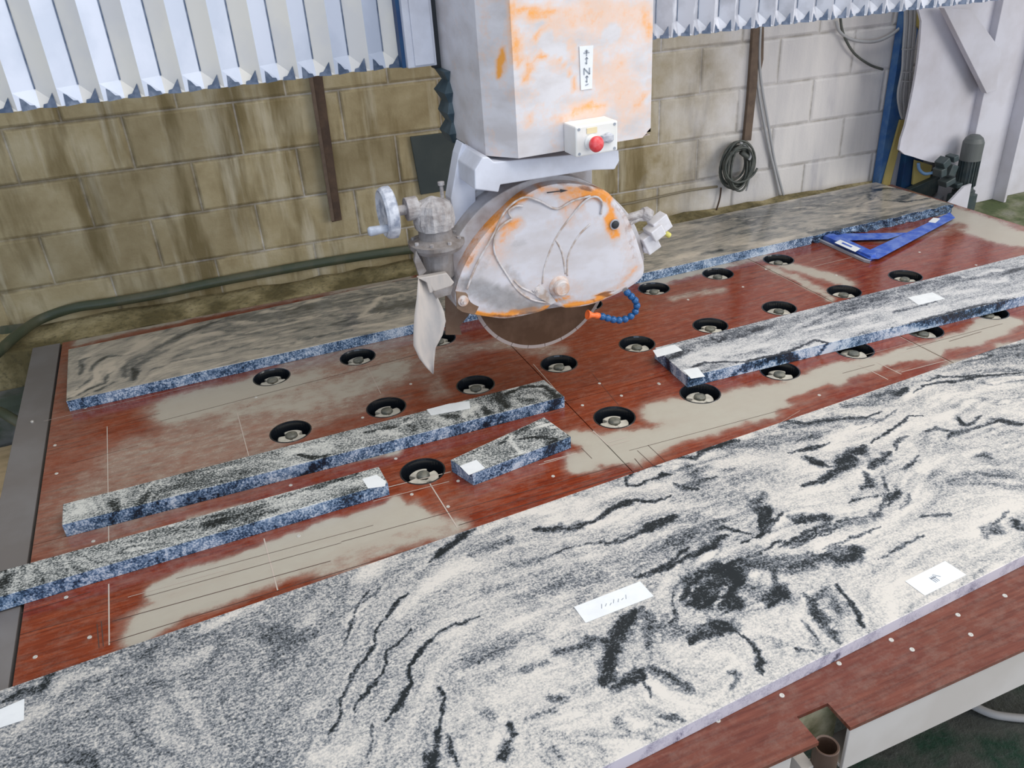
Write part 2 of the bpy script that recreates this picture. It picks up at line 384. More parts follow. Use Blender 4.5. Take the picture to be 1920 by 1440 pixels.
M_bsq = plain('blue painted metal', (0.035, 0.105, 0.50), 0.4, dirt=(0.22, 0.32, 0.66), dscale=30, damt=0.55)
M_paper = plain('white paper tape', (0.80, 0.82, 0.83), 0.6, dirt=(0.66, 0.68, 0.70), dscale=30, damt=0.3)
M_ink = plain('faint ink', (0.30, 0.33, 0.38), 0.7)
M_inkd = plain('black ink', (0.03, 0.03, 0.035), 0.7)
M_hose = plain('green hose', (0.060, 0.075, 0.045), 0.45, dirt=(0.13, 0.12, 0.075), dscale=9, damt=0.6)
M_cable = plain('grey green cable', (0.075, 0.085, 0.075), 0.5, dirt=(0.16, 0.16, 0.13), dscale=30, damt=0.5)
M_cablew = plain('pale grey cable', (0.44, 0.44, 0.44), 0.6)
M_gpanel = plain('dark green panel', (0.042, 0.056, 0.055), 0.5, dirt=(0.075, 0.09, 0.08), dscale=6, damt=0.5)
M_col = plain('pale lilac painted column', (0.62, 0.61, 0.66), 0.6, dirt=(0.46, 0.43, 0.44), dscale=3.5, damt=0.6)
M_bluep = plain('blue painted post', (0.035, 0.13, 0.36), 0.5, dirt=(0.10, 0.22, 0.40), dscale=18, damt=0.7)
M_navy = plain('navy painted steel', (0.006, 0.04, 0.13), 0.5, dirt=(0.01, 0.09, 0.2), dscale=8, damt=0.6)
M_yel = plain('yellow paint', (0.62, 0.50, 0.17), 0.5)
M_motor = plain('green black motor', (0.035, 0.055, 0.06), 0.5, dirt=(0.09, 0.10, 0.09), dscale=20, damt=0.5)
M_fan = plain('grey motor cowl', (0.11, 0.12, 0.115), 0.5)
M_grey = plain('grey plate', (0.33, 0.34, 0.38), 0.6)
M_ply = plain('raw plywood', (0.62, 0.46, 0.27), 0.6, dirt=(0.30, 0.22, 0.12), dscale=5, damt=0.6, stretch=(1, 4, 1))
M_pipe = plain('rusty socket pipe', (0.105, 0.062, 0.042), 0.5, dirt=(0.08, 0.05, 0.035), dscale=30, damt=0.6)
M_stone1 = plain('yellowish mossy stone', (0.24, 0.21, 0.11), 0.9, dirt=(0.10, 0.11, 0.05), dscale=14, damt=0.8, bump=0.6, bscale=40)
M_stone2 = plain('dark grey stone', (0.17, 0.17, 0.165), 0.9, dirt=(0.055, 0.075, 0.05), dscale=9, damt=0.9, bump=0.6, bscale=30)
M_rub = plain('mossy rubble', (0.13, 0.12, 0.085), 0.9, dirt=(0.055, 0.075, 0.045), dscale=9, damt=0.9, bump=0.6, bscale=30)

def floor_mat():
    mt, t, b = newmat('wet dirty concrete')
    n = noise_(t, 4, 6); n2 = noise_(t, 40, 4, rough=0.7)
    c = ramp_(t, n, [(0.35, (0.060, 0.062, 0.055)), (0.5, (0.095, 0.10, 0.085)), (0.62, (0.028, 0.065, 0.042)), (0.75, (0.10, 0.10, 0.09))])
    c = mix_(t, ramp_(t, n2, [(0.5, 0.0), (0.7, 0.5)]), c, (0.02, 0.02, 0.02))
    L(t, c, b.inputs['Base Color']); L(t, ramp_(t, n2, [(0.4, 0.12), (0.6, 0.5)]), b.inputs['Roughness'])
    bump_(t, b, n2, 0.5, 0.01); return mt
M_floor = floor_mat()
def moss_mat(name, top=(0.40, 0.40, 0.37), lo=(0.07, 0.095, 0.03), mi=(0.16, 0.17, 0.09)):
    mt, t, b = newmat(name)
    n = noise_(t, 7, 6); n2 = noise_(t, 60, 4)
    c = ramp_(t, n, [(0.40, lo), (0.52, mi), (0.66, top)])
    c = mix_(t, ramp_(t, n2, [(0.5, 0.0), (0.75, 0.6)]), c, (0.03, 0.035, 0.02))
    L(t, c, b.inputs['Base Color']); b.inputs['Roughness'].default_value = 0.85; bump_(t, b, n2, 0.6, 0.008); return mt
M_moss = moss_mat('mossy concrete', (0.22, 0.22, 0.16)); M_ledge = moss_mat('mossy ledge', (0.46, 0.38, 0.21), (0.15, 0.12, 0.05), (0.30, 0.245, 0.12))

# ---------------------------------------------------------------- setting: floor and block wall
mesh('floor', [(-6, -6, -T), (9, -6, -T), (9, 6, -T), (-6, 6, -T)], [[0, 1, 2, 3]], M_floor, kind='structure')

def wall_mat():
    mt, t, b = newmat('painted concrete block wall')
    co = t.nodes.new('ShaderNodeTexCoord')
    s = attr_(t, 'pale'); jt = attr_(t, 'joint'); tone = attr_(t, 'tone')
    n = noise_(t, 5, 6, (1, 1, 1), 0.6); st = noise_(t, 7, 4, (1.2, 1.2, 0.22), 0.6); st2 = noise_(t, 10, 4, (1.5, 1.5, 0.16), 0.6, (5, 0, 2)); fine = noise_(t, 120, 4)
    olive = ramp_(t, n, [(0.3, (0.32, 0.245, 0.12)), (0.5, (0.45, 0.365, 0.205)), (0.7, (0.56, 0.48, 0.31))])
    olive = mix_(t, ramp_(t, st, [(0.50, 0.0), (0.66, 0.85)]), olive, (0.18, 0.13, 0.045))
    olive = mix_(t, ramp_(t, st2, [(0.56, 0.0), (0.72, 0.7)]), olive, (0.66, 0.59, 0.43))
    pale = ramp_(t, st, [(0.35, (0.80, 0.76, 0.72)), (0.6, (0.68, 0.65, 0.63)), (0.75, (0.50, 0.48, 0.50))])
    v = math_(t, 'ADD', s, math_(t, 'MULTIPLY', math_(t, 'SUBTRACT', n, 0.5), 0.7))
    c = mix_(t, ramp_(t, v, [(0.3, 0.0), (0.75, 1.0)]), olive, pale)
    c = mix_(t, tone, c, (0.12, 0.095, 0.045))
    jt = math_(t, 'MULTIPLY', jt, math_(t, 'SUBTRACT', 1.0, math_(t, 'MULTIPLY', s, 0.65)))
    n4 = noise_(t, 9, 4, (1, 1, 1), 0.6, (9, 9, 9)); c = mix_(t, math_(t, 'MULTIPLY', jt, ramp_(t, n4, [(0.40, 0.0), (0.60, 0.8)])), c, (0.09, 0.065, 0.03))
    L(t, c, b.inputs['Base Color']); b.inputs['Roughness'].default_value = 0.75
    bump_(t, b, fine, 0.35, 0.004); return mt
M_wall = wall_mat()
def build_wall():
    # block courses 0.2 high, blocks 0.405 long, real recessed joints
    s0, s1 = -4.2, 6.4
    course = [0.16 + 0.2 * k for k in range(-5, 10)]
    V = []; F = []; A = []; J = []; TN = []
    rr = random.Random(3); g = 0.0035
    def addq(pts, j, tone, pal=None):
        n = len(V)
        for (s, z, o) in pts:
            V.append(wallp(s, z, o)); A.append(min(1, max(0, (s - 1.95) / 1.35)) ); J.append(j); TN.append(tone)
        F.append([n, n + 1, n + 2, n + 3])
    for ci in range(len(course) - 1):
        z0, z1 = course[ci], course[ci + 1]
        off = 0.26 + (0.2025 if ci % 2 == 0 else 0.0)
        k0 = int((s0 - off) / 0.405) - 1
        s = off + k0 * 0.405
        while s < s1:
            a, b_ = s, s + 0.405
            tone = max(0, rr.uniform(-0.25, 0.32)) * (1 if s < 1.6 else 0.2)
            o = rr.uniform(0, 0.0025)
            m_ = 0.010
            ai, bi, ci0, ci1 = a + g, b_ - g, z0 + g, z1 - g
            # face 
            nx = 3
            addq([(ai + m_, ci0 + m_, o), (bi - m_, ci0 + m_, o), (bi - m_, ci1 - m_, o), (ai + m_, ci1 - m_, o)], 0, tone)
            # soft rim
            rim = [(ai, ci0), (bi, ci0), (bi, ci1), (ai, ci1)]; inn = [(ai + m_, ci0 + m_), (bi - m_, ci0 + m_), (bi - m_, ci1 - m_), (ai + m_, ci1 - m_)]
            for q in range(4):
                r_ = (q + 1) % 4
                n = len(V)
                for (p, oo, jj) in ((rim[q], -0.002, 0.8), (rim[r_], -0.002, 0.8), (inn[r_], o, 0.0), (inn[q], o, 0.0)):
                    V.append(wallp(p[0], p[1], oo)); A.append(min(1, max(0, (p[0] - 1.95) / 1.35))); J.append(jj); TN.append(tone)
                F.append([n, n + 1, n + 2, n + 3])
            s = b_
    # joint backing
    n = len(V)
    for (s, z) in ((s0, -T), (s1, -T), (s1, 2.2), (s0, 2.2)):
        V.append(wallp(s, z, -0.003)); A.append(min(1, max(0, (s - 1.95) / 1.35))); J.append(0.9); TN.append(0)
    for (s, z) in ((s0, -T), (s1, -T), (s1, 2.2), (s0, 2.2)):
        V.append(wallp(s, z, -0.15)); A.append(0); J.append(0.9); TN.append(0)
    F += [[n, n + 1, n + 2, n + 3], [n + 7, n + 6, n + 5, n + 4], [n + 3, n + 2, n + 6, n + 7], [n, n + 3, n + 7, n + 4], [n + 1, n + 5, n + 6, n + 2]]
    return mesh('wall_back', V, F, M_wall, kind='structure', attrs={'pale': A, 'joint': J, 'tone': TN})
build_wall()

# ledge between table and wall
def ledge():
    n = 60; V = []; F = []
    rr = random.Random(5)
    xs = [-1.5 + 5.25 * i / n for i in range(n + 1)]
    for i, x in enumerate(xs):
        yw = W0[1] + (x - W0[0]) * WD[1] / WD[0] - 0.004
        yb = 1.478 - (x + 0.73) * 0.035 + rr.uniform(0, 0.008)
        zt = -0.012 + rr.uniform(-0.008, 0.010)
        V += [Vector((x, yb, -T)), Vector((x, yb, zt)), Vector((x, yb + 0.01, zt + 0.004)), Vector((x, yw, 0.012 + rr.uniform(-0.008, 0.008))), Vector((x, yw, -T))]
    for i in range(n):
        for k in range(4): F.append([i * 5 + k, i * 5 + k + 1, (i + 1) * 5 + k + 1, (i + 1) * 5 + k])
    F.append([0, 1, 2, 3, 4]); F.append([n * 5 + k for k in range(5)])
    mesh('trim_1', V, F, M_ledge, kind='structure', label='mossy mortar ledge between cutting table and block wall')
ledge()

# ---------------------------------------------------------------- cutting table
HR = 0.0635
HOLES = [(0.3 * i, 0.775) for i in range(0, 8)] + [(0.3 * i, 0.387) for i in range(0, 9)] + [(0.3 * i, 0.0) for i in range(1, 9)]
table = thing('cutting_table', (1.2, 0.1, -T), 'long saw table topped with dusty red boards and rows of round black wells', 'table')
def axis_nodes(cuts, lo, hi, step):
    fixed = sorted(set([lo, hi] + [c for c in cuts if lo < c < hi])); out = []
    for a, b in zip(fixed[:-1], fixed[1:]):
        n = max(1, int(round((b - a) / step))); out += [a + (b - a) * k / n for k in range(n)]
    return out + [hi]
HB = 0.078; NB = 6
def hole_nodes(cs, lo, hi, extra, step):
    cuts = set(extra)
    for c in cs:
        for k in range(-NB, NB + 1): cuts.add(round(c + HB * k / NB, 6))
    return axis_nodes(cuts, lo, hi, step)
DUST_HAZE = [  # dried slurry, plus wide low strokes painting glossy reflection haze at left
 (0, 0, 1, [
  (0.36, 90, [(150, 900), (260, 900), (420, 830), (620, 760)]), (0.18, 60, [(100, 700), (90, 900), (75, 1010)]),
  (0.40, 100, [(230, 930), (330, 880), (450, 840), (600, 790)]), (0.44, 60, [(400, 790), (560, 745), (720, 690), (800, 660)]), (0.72, 36, [(330, 765), (430, 738), (560, 700)]), (0.58, 26, [(470, 770), (620, 740), (740, 700)]), (0.15, 22, [(540, 850), (640, 800), (720, 780)]), (0.60, 10, [(150, 640), (400, 585), (760, 520)]), (0.60, 8, [(1250, 415), (1400, 385), (1560, 352)]), (0.6, 24, [(440, 790), (560, 750), (640, 725), (740, 690)]), (0.46, 26, [(560, 690), (700, 650), (800, 640)]),
  (0.44, 40, [(250, 850), (400, 830), (480, 800)]), (0.42, 36, [(230, 930), (330, 900)]),
  (0.85, 36, [(285, 1165), (400, 1110), (520, 1060), (640, 1020), (770, 975), (800, 965)]), (0.85, 20, [(300, 1110), (440, 1050), (560, 1010), (680, 970), (740, 950)]),
  (0.6, 24, [(600, 1060), (760, 1010), (850, 985)]), (0.12, 18, [(230, 1095), (330, 1060), (430, 1025), (560, 990)]), (0.15, 26, [(820, 945), (900, 920), (1000, 880)]),
  (0.62, 10, [(640, 862), (700, 850), (740, 845)]), (0.5, 10, [(360, 970), (450, 945)]),
  (0.85, 24, [(1090, 870), (1150, 850), (1200, 840)]), (0.9, 24, [(1090, 820), (1130, 830), (1190, 815)]), (0.92, 30, [(1160, 850), (1240, 820), (1330, 790), (1420, 765)]), (0.92, 28, [(1240, 770), (1340, 765), (1450, 740)]),
  (0.85, 26, [(1380, 750), (1480, 735), (1560, 705), (1640, 690)]), (0.85, 18, [(1500, 715), (1600, 690), (1700, 665)]), (0.8, 20, [(1640, 690), (1740, 660), (1800, 640), (1860, 610)]),
  (0.78, 16, [(1800, 640), (1890, 605)]), (0.66, 16, [(1790, 690), (1850, 670), (1900, 650)]),
  (0.12, 12, [(1490, 745), (1540, 735), (1560, 728)]), (0.1, 13, [(1610, 715), (1660, 700)]), (0.14, 10, [(1660, 690), (1720, 680)]), (0.12, 10, [(1730, 720), (1770, 700)]), (0.12, 13, [(1790, 665), (1850, 655)]),
  (0.30, 12, [(1150, 790), (1190, 800)]),
  (0.8, 13, [(1215, 530), (1300, 507), (1400, 482), (1420, 480)]), (0.45, 9, [(1265, 560), (1310, 550), (1350, 545)]), (0.5, 12, [(1385, 490), (1420, 480)]),
  (0.66, 13, [(1480, 500), (1540, 515), (1590, 530)]), (0.5, 10, [(1490, 520), (1540, 545)]), (0.6, 8, [(1440, 500), (1530, 545), (1560, 560)]),
  (0.78, 22, [(1640, 380), (1740, 385), (1830, 415), (1890, 440)]), (0.7, 16, [(1790, 420), (1850, 440), (1900, 455)]), (0.35, 14, [(1660, 450), (1760, 430), (1800, 425)]), (0.3, 14, [(1690, 350), (1740, 368)]),
  (0.42, 18, [(880, 650), (960, 640), (1040, 660)]), (0.5, 12, [(1240, 420), (1400, 395), (1560, 365)]), (0.4, 14, [(300, 590), (450, 572), (600, 545)]),
  (0.35, 16, [(760, 650), (800, 690), (820, 740)]), (0.05, 30, [(880, 700), (940, 720), (990, 700)]),
 ])]
SEAMX = (0.810, 2.000); SEAMY = 0.150
XN = hole_nodes([0.3 * i for i in range(9)], -0.693, 3.235, [SEAMX[0] - .0015, SEAMX[0] + .0015, SEAMX[1] - .004, SEAMX[1] + .004, 0.693, 0.764], 0.0135)
YN = hole_nodes([0.775, 0.387, 0.0], -1.140, 1.40, [SEAMY - .0015, SEAMY + .0015, -1.080], 0.0135)
def yshift(x, y):
    if y <= 1.0: return y
    yb = 1.462 - (x + 0.69) * 0.035
    return y + (yb - 1.40) * (y - 1.0) / 0.4
def build_board(xr, yr, kq, mat=None):
    xs = [x for x in XN if xr[0] - 1e-6 <= x <= xr[1] + 1e-6]; ys = [y for y in YN if yr[0] - 1e-6 <= y <= yr[1] + 1e-6]
    nx, ny = len(xs), len(ys); V = [Vector((x, yshift(x, y), 0)) for y in ys for x in xs]; F = []
    skip = set(); ring = []
    def ix(v, arr): return min(range(len(arr)), key=lambda i: abs(arr[i] - v))
    for (hx, hy) in HOLES:
        if not (xr[0] < hx < xr[1] and yr[0] < hy < yr[1]): continue
        i0, i1 = ix(hx - HB, xs), ix(hx + HB, xs); j0, j1 = ix(hy - HB, ys), ix(hy + HB, ys)
        for i in range(i0, i1):
            for j in range(j0, j1): skip.add((i, j))
        b = [(i, j0) for i in range(i0, i1)] + [(i1, j) for j in range(j0, j1)] + [(i, j1) for i in range(i1, i0, -1)] + [(i0, j) for j in range(j1, j0, -1)]
        base = len(V); n = len(b)
        for (i, j) in b:
            d = Vector((xs[i] - hx, ys[j] - hy, 0)).normalized(); V.append(Vector((hx, hy, 0)) + d * HR)
        for k in range(n):
            a = b[k][1] * nx + b[k][0]; c = b[(k + 1) % n][1] * nx + b[(k + 1) % n][0]
            F.append([a, c, base + (k + 1) % n, base + k])
    for j in range(ny - 1):
        for i in range(nx - 1):
            if (i, j) in skip: continue
            if ys[j] < -1.081 and 0.69 < xs[i] + 1e-4 < 0.763: continue
            F.append([j * nx + i, j * nx + i + 1, (j + 1) * nx + i + 1, (j + 1) * nx + i])
    # used verts, skirts on open edges
    cnt = {}
    for f in F:
        for a, b in zip(f, f[1:] + f[:1]):
            k = (min(a, b), max(a, b)); cnt[k] = cnt.get(k, 0) + 1 if k in cnt else 1
    low = {}
    for (a, b), c in list(cnt.items()):
        if c == 1:
            for q in (a, b):
                if q not in low: low[q] = len(V); V.append(V[q] + Vector((0, 0, -0.009)))
            F.append([a, b, low[b], low[a]])
    used = sorted(set(i for f in F for i in f)); re = {o: n for n, o in enumerate(used)}
    V = [V[i] for i in used]; F = [[re[i] for i in f] for f in F]
    A = np.array([(v.x, v.y) for v in V])
    d = paint(A[:, 0], A[:, 1], 0.05, DUST_HAZE, lambda u, v: onz(u, v, 0), warp=0.03, wf=9)
    fm = [0] * len(F); V = list(V); d = list(d)
    for q, k in kq:
        n = len(V); V += q; F.append([n, n + 1, n + 2, n + 3]); fm.append(k + 1); d += [0] * 4
    return mesh('board_panel', V, F, [mat or M_board, M_kerf_l, M_kerf_d], table, attrs={'dust': d}, fm=fm)
xr_ = [(XN[0], SEAMX[0] - .0015), (SEAMX[0] + .0015, SEAMX[1] - .004), (SEAMX[1] + .004, XN[-1])]
YF_ = min(YN, key=lambda v: abs(v + 0.72)); yr_ = [(YF_, SEAMY - .0015), (SEAMY + .0015, YN[-1])]
# saw kerfs: shallow lines cut across the boards, belonging to each board
def kerf(lines, mat):
    for (p0, p1, wd) in lines:
        a = onz(*p0); b = onz(*p1); d = (b - a).normalized(); n = Vector((-d.y, d.x, 0)) * wd / 2
        z = Vector((0, 0, 0.0006))
        mid = (a + b) / 2
        pi = (0 if mid.x < SEAMX[0] else 1 if mid.x < SEAMX[1] else 2, 0 if mid.y < SEAMY else 1)
        yield pi, [a - n + z, b - n + z, b + n + z, a + n + z], mat
KL = [((201, 800), (204, 1015), .0025), ((204, 1095), (205, 1210), .003), ((445, 775), (478, 898), .0025), ((495, 1010), (521, 1108), .003), ((690, 690), (714, 738), .002),
      ((806, 907), (858, 990), .003), ((1000, 683), (1060, 752), .002), ((1112, 808), (1140, 835), .003), ((1452, 800), (1500, 770), .001),
      ((1612, 685), (1665, 712), .003), ((1645, 680), (1690, 702), .003), ((640, 935), (845, 885), .003), ((700, 940), (842, 903), .002),
      ((240, 1120), (420, 1070), .0015), ((1690, 662), (1745, 645), .002), ((1690, 698), (1775, 676), .0025), ((1530, 690), (1720, 640), .001),
      ((1020, 866), (1082, 850), .003), ((1010, 872), (1060, 858), .002), ((1140, 830), (1175, 820), .003), ((1142, 836), (1180, 826), .002),
      ((1525, 500), (1600, 482), .002), ((1520, 490), (1560, 481), .0015), ((1275, 500), (1530, 445), .001), ((82, 790), (380, 720), .0015)]
KD = [((210, 1165), (620, 1052), .002), ((205, 1205), (860, 1003), .0018), ((270, 1120), (640, 1018), .0014), ((640, 1016), (1180, 868), .0016), ((330, 1085), (700, 985), .0012),
      ((860, 985), (1200, 880), .0022), ((300, 790), (560, 722), .0014), ((560, 722), (860, 645), .0016), ((840, 768), (1000, 728), .001),
      ((880, 965), (1180, 880), .0012), ((182, 1170), (186, 1215), .002), ((190, 1165), (194, 1212), .002), ((40, 1150), (170, 1110), .0015), ((38, 1190), (200, 1145), .0012),
      ((1180, 845), (1480, 765), .0012), ((1195, 845), (1260, 905), .0015), ((1215, 835), (1285, 900), .0015), ((1090, 840), (1110, 860), .0015), ((1190, 860), (1205, 878), .002),
      ((1580, 700), (1640, 684), .0015), ((1700, 655), (1880, 607), .0014), ((100, 830), (300, 775), .0012), ((130, 870), (260, 835), .001), ((1780, 640), (1840, 622), .002),
      ((1150, 530), (1320, 500), .0012), ((1230, 565), (1420, 520), .001), ((470, 900), (560, 878), .001), ((680, 760), (760, 740), .001), ((1110, 700), (1160, 760), .001)]
kset = {}
for gen in (kerf(KL, 0), kerf(KD, 1)):
    for pi, quad, k in gen: kset.setdefault(pi, []).append((quad, k))
panels = {}
for i, a in enumerate(xr_):
    for j, b in enumerate(yr_): panels[(i, j)] = build_board(a, b, kset.get((i, j), []))
build_board((XN[0], XN[-1]), (YN[0], YF_), [], M_board2)
# backing below the seams
mesh('table_bed', *join(box(-0.69, 3.23, 0.118, 0.182, -0.05, -0.0095), box(0.78, 0.84, -1.05, 1.35, -0.05, -0.0096), box(1.965, 2.035, -1.05, 1.35, -0.05, -0.0097)), M_kerf_m, table)
mesh('seam_dust', *join(box(1.9965, 2.0035, -1.13, 1.35, -0.0094, -0.003)), M_kerf_l, table)

# wells with bearing plates
def well(hx, hy, ang):
    V, F = [], []
    n = 40; prof = [(HR - 0.001, 0.0012), (HR - 0.001, -0.075), (0.0, -0.075)]
    rings = [(HR + 0.0005, -0.001), (HR - 0.001, 0.0010), (HR - 0.004, 0.0010), (HR - 0.0055, -0.004), (HR - 0.006, -0.078), (0.012, -0.078)]
    for (r, z) in rings:
        for k in range(n): V.append(Vector((hx + r * math.cos(2 * math.pi * k / n), hy + r * math.sin(2 * math.pi * k / n), z)))
    for i in range(len(rings) - 1):
        for k in range(n): F.append([i * n + k, i * n + (k + 1) % n, (i + 1) * n + (k + 1) % n, (i + 1) * n + k])
    F.append([(len(rings) - 1) * n + k for k in range(n)])
    w_ = mesh('well_liner', V, F, M_cup, table, smooth=False)
    # cream plate with three lobes
    V = []; F = []; n = 72; top = -0.020
    for (rs, z) in ((1.0, top - 0.012), (1.0, top - 0.002), (0.94, top), (0.0, top + 0.006)):
        for k in range(n):
            t = 2 * math.pi * k / n; q = ((t - ang) % (2 * math.pi / 3)) - math.pi / 3
            R_ = 0.042 if abs(q) < 0.74 else (0.024 if abs(q) > 0.86 else 0.042 - (abs(q) - 0.74) / 0.12 * 0.018)
            V.append(Vector((hx + R_ * rs * math.cos(t), hy + R_ * rs * math.sin(t), z)))
    for i in range(3):
        for k in range(n): F.append([i * n + k, i * n + (k + 1) % n, (i + 1) * n + (k + 1) % n, (i + 1) * n + k])
    F.append([k for k in range(n)][::-1])
    pl = mesh('bearing_plate', V, F, M_pad, w_)
    mesh('hub_cap', *lathe((hx, hy, top + 0.002), (0, 0, 1), [(0, 0.019), (0.008, 0.018), (0.011, 0.012), (0.012, 0.0)], 24), M_hubg, w_, smooth=True)
for k, (hx, hy) in enumerate(HOLES): well(hx, hy, 0.4 + 0.35 * math.sin(k * 2.3))

# screws
SC = [(160, 765), (106, 888), (103, 835), (60, 790), (168, 1195), (66, 1232), (124, 1120), (820, 811), (742, 860), (880, 809), (1124, 719), (1235, 719), (1165, 742), (859, 902), (772, 927), (680, 783), (740, 838),
      (1290, 562), (1393, 538), (1436, 505), (1568, 516), (1724, 473), (1830, 497), (1236, 720), (1536, 741), (1466, 1304), (1573, 1244), (1671, 1200), (1796, 1153), (1884, 1117), (1346, 1351), (840, 950), (560, 1005), (545, 910),
      (770, 720), (1092, 760), (1750, 700), (1620, 640), (175, 1015), (930, 880), (1037, 893), (480, 745), (1710, 1218), (1820, 1190)]
for (u, v) in SC:
    p = onz(u, v, 0)
    mesh('screw', *lathe(p, (0, 0, 1), [(-0.004, 0.0045), (0.0002, 0.0052), (0.0012, 0.0046), (0.0012, 0.0022), (0.0003, 0.0018), (0.0003, 0.0)], 12), M_steel, table, smooth=False)

# steel frame under the boards
def framebar(pts, z0, z1, m_=M_frame, name='frame_rail', bev=0.002):
    P = [Vector((x, y, z0)) for x, y in pts]
    return mesh(name, *prism(P, (0, 0, z1 - z0)), m_, table, bev=bev)
framebar([(-0.80, -1.135), (-0.703, -1.135), (-0.703, 1.475), (-0.80, 1.48)], -0.13, -0.004)
framebar([(-0.70, -1.135), (0.640, -1.135), (0.640, -1.075), (-0.70, -1.075)], -0.13, -0.0095, M_chan, 'front_channel')
# front channel right of the notch (C section)
mesh('front_channel', *join(box(0.768, 3.235, -1.137, -1.129, -0.128, -0.0095), box(0.768, 3.235, -1.129, -1.07, -0.016, -0.0095), box(0.768, 3.235, -1.129, -1.07, -0.128, -0.120)), M_chan, table, bev=0.0015)
mesh('channel_web', *join(box(0.640, 0.80, -1.075, -1.068, -0.128, -0.010)), plain('mossy stained paint', (0.45, 0.40, 0.26), 0.5, dirt=(0.10, 0.11, 0.03), dscale=18, damt=0.9), table)
framebar([(3.17, -1.06), (3.235, -1.06), (3.235, 1.30), (3.17, 1.30)], -0.13, -0.010)
framebar([(-0.69, 1.33), (3.16, 1.25), (3.16, 1.30), (-0.69, 1.43)], -0.13, -0.010)
for (x, y) in ((-0.74, -1.0), (-0.74, 1.40), (3.19, -1.0), (3.19, 1.20), (0.35, -1.03), (1.2, 1.22)):
    mesh('leg', *box(x - 0.035, x + 0.035, y - 0.035, y + 0.035, -T, -0.128), M_frame, table, bev=0.003)
for (x) in (0.15, 1.35, 2.55):
    mesh('cross_member', *box(x - 0.03, x + 0.03, -1.068, 1.25, -0.20, -0.085), M_frame, table)
# rusty socket in the notch
pc = onz(1550, 1398, -0.030)
mesh('socket_pipe', *lathe((pc.x, pc.y, -0.16), (0, 0, 1), [(0, 0.023), (0.130, 0.023), (0.132, 0.0215), (0.130, 0.0185), (0.07, 0.0185), (0.07, 0.0)], 36), M_pipe, table, smooth=False)
mesh('socket_bracket', *join(box(pc.x - 0.045, pc.x - 0.020, -1.135, -1.076, -0.14, -0.075), box(pc.x - 0.045, pc.x + 0.03, -1.136, -1.076, -0.165, -0.155)), M_chan, table, bev=0.001)

# ---------------------------------------------------------------- granite pieces
TH = 0.040
def slab(name, corners, base, groups, mtop, medge, label, res=0.006, t=TH, group=None, rough=None, cat='stone slab', warp=0.010, wf=30, extra=None):
    # corners: BL, FL, FR, BR (x, y) of the top
    BL, FL, FR, BR = [Vector((c[0], c[1], 0)) for c in corners]
    LX = max((FR - FL).length, (BR - BL).length); LY = max((BL - FL).length, (BR - FR).length)
    nx = max(4, int(LX / res)); ny = max(3, int(LY / res)); V = []; F = []; fm = []
    e = 0.0012
    def pt(u, v, z, ins=0.0):
        u2 = min(max(u, ins / LX), 1 - ins / LX); v2 = min(max(v, ins / LY), 1 - ins / LY)
        p = (FL * (1 - u2) + FR * u2) * (1 - v2) + (BL * (1 - u2) + BR * u2) * v2
        if rough and v < 0.25:
            k = rough(p.x); 
            if k: p = p + Vector((0, (1 - v / 0.25) * k * (0.020 * (vnoise(np.array([p.x * 38 + z * 30]), np.array([z * 60 + 3.0]))[0] - 0.35)), 0))
        return Vector((p.x, p.y, z))
    for j in range(ny + 1):
        for i in range(nx + 1): V.append(pt(i / nx, j / ny, t, e))
    for j in range(ny):
        for i in range(nx): a = j * (nx + 1) + i; F.append([a, a + 1, a + nx + 2, a + nx + 1]); fm.append(0)
    loop = [(i, 0) for i in range(nx)] + [(nx, j) for j in range(ny)] + [(i, ny) for i in range(nx, 0, -1)] + [(0, j) for j in range(ny, 0, -1)]
    prev = [j * (nx + 1) + i for (i, j) in loop]; m_ = len(loop)
    for z in (t - e, t * 0.72, t * 0.45, t * 0.2, 0.0008):
        cur = []
        for (i, j) in loop: cur.append(len(V)); V.append(pt(i / nx, j / ny, z, 0))
        for k in range(m_): F.append([prev[k], prev[(k + 1) % m_], cur[(k + 1) % m_], cur[k]]); fm.append(1 if z < t - e - 1e-6 else 0)
        prev = cur
    F.append(prev[::-1]); fm.append(1)
    A = np.array([(v.x, v.y, v.z) for v in V])
    d = paint(A[:, 0] + (t - A[:, 2]) * 0.6, A[:, 1] + (t - A[:, 2]) * 0.4, base, groups, lambda u, v: onz(u, v, t), warp=warp, wf=wf, wvar=0.8, taper=True, flow=0.36)
    if extra is not None: d = extra(A, d)
    return mesh(name, V, F, [mtop, medge], None, label, cat, group, fm=fm, attrs={'dark': d})
def onT(u, v): p = onz(u, v, TH); return (p.x, p.y)
def paper(parent, px, z=TH, name='paper_label', marks=None):
    P = [onz(u, v, z + 0.0006) for u, v in px]
    o = mesh(name, *prism(P, (0, 0, 0.0004)), M_paper, parent)
    if marks:
        a, b, c, d = P; V = []; F = []
        for (u0, v0, u1, v1, wd) in marks:
            f = lambda u, v: (a * (1 - u) + b * u) * (1 - v) + (d * (1 - u) + c * u) * v + Vector((0, 0, 0.0006))
            p0, p1 = f(u0, v0), f(u1, v1); dd = (p1 - p0).normalized(); n = Vector((-dd.y, dd.x, 0)) * wd
            k = len(V); V += [p0 - n, p1 - n, p1 + n, p0 + n]; F.append([k, k + 1, k + 2, k + 3])
        mesh('handwriting', V, F, M_ink, o)
    return o
scr = [(0.30 + 0.06 * i, 0.62 - 0.04 * (i % 2), 0.34 + 0.06 * i, 0.40 + 0.06 * ((i * 7) % 3), 0.0008) for i in range(7)]

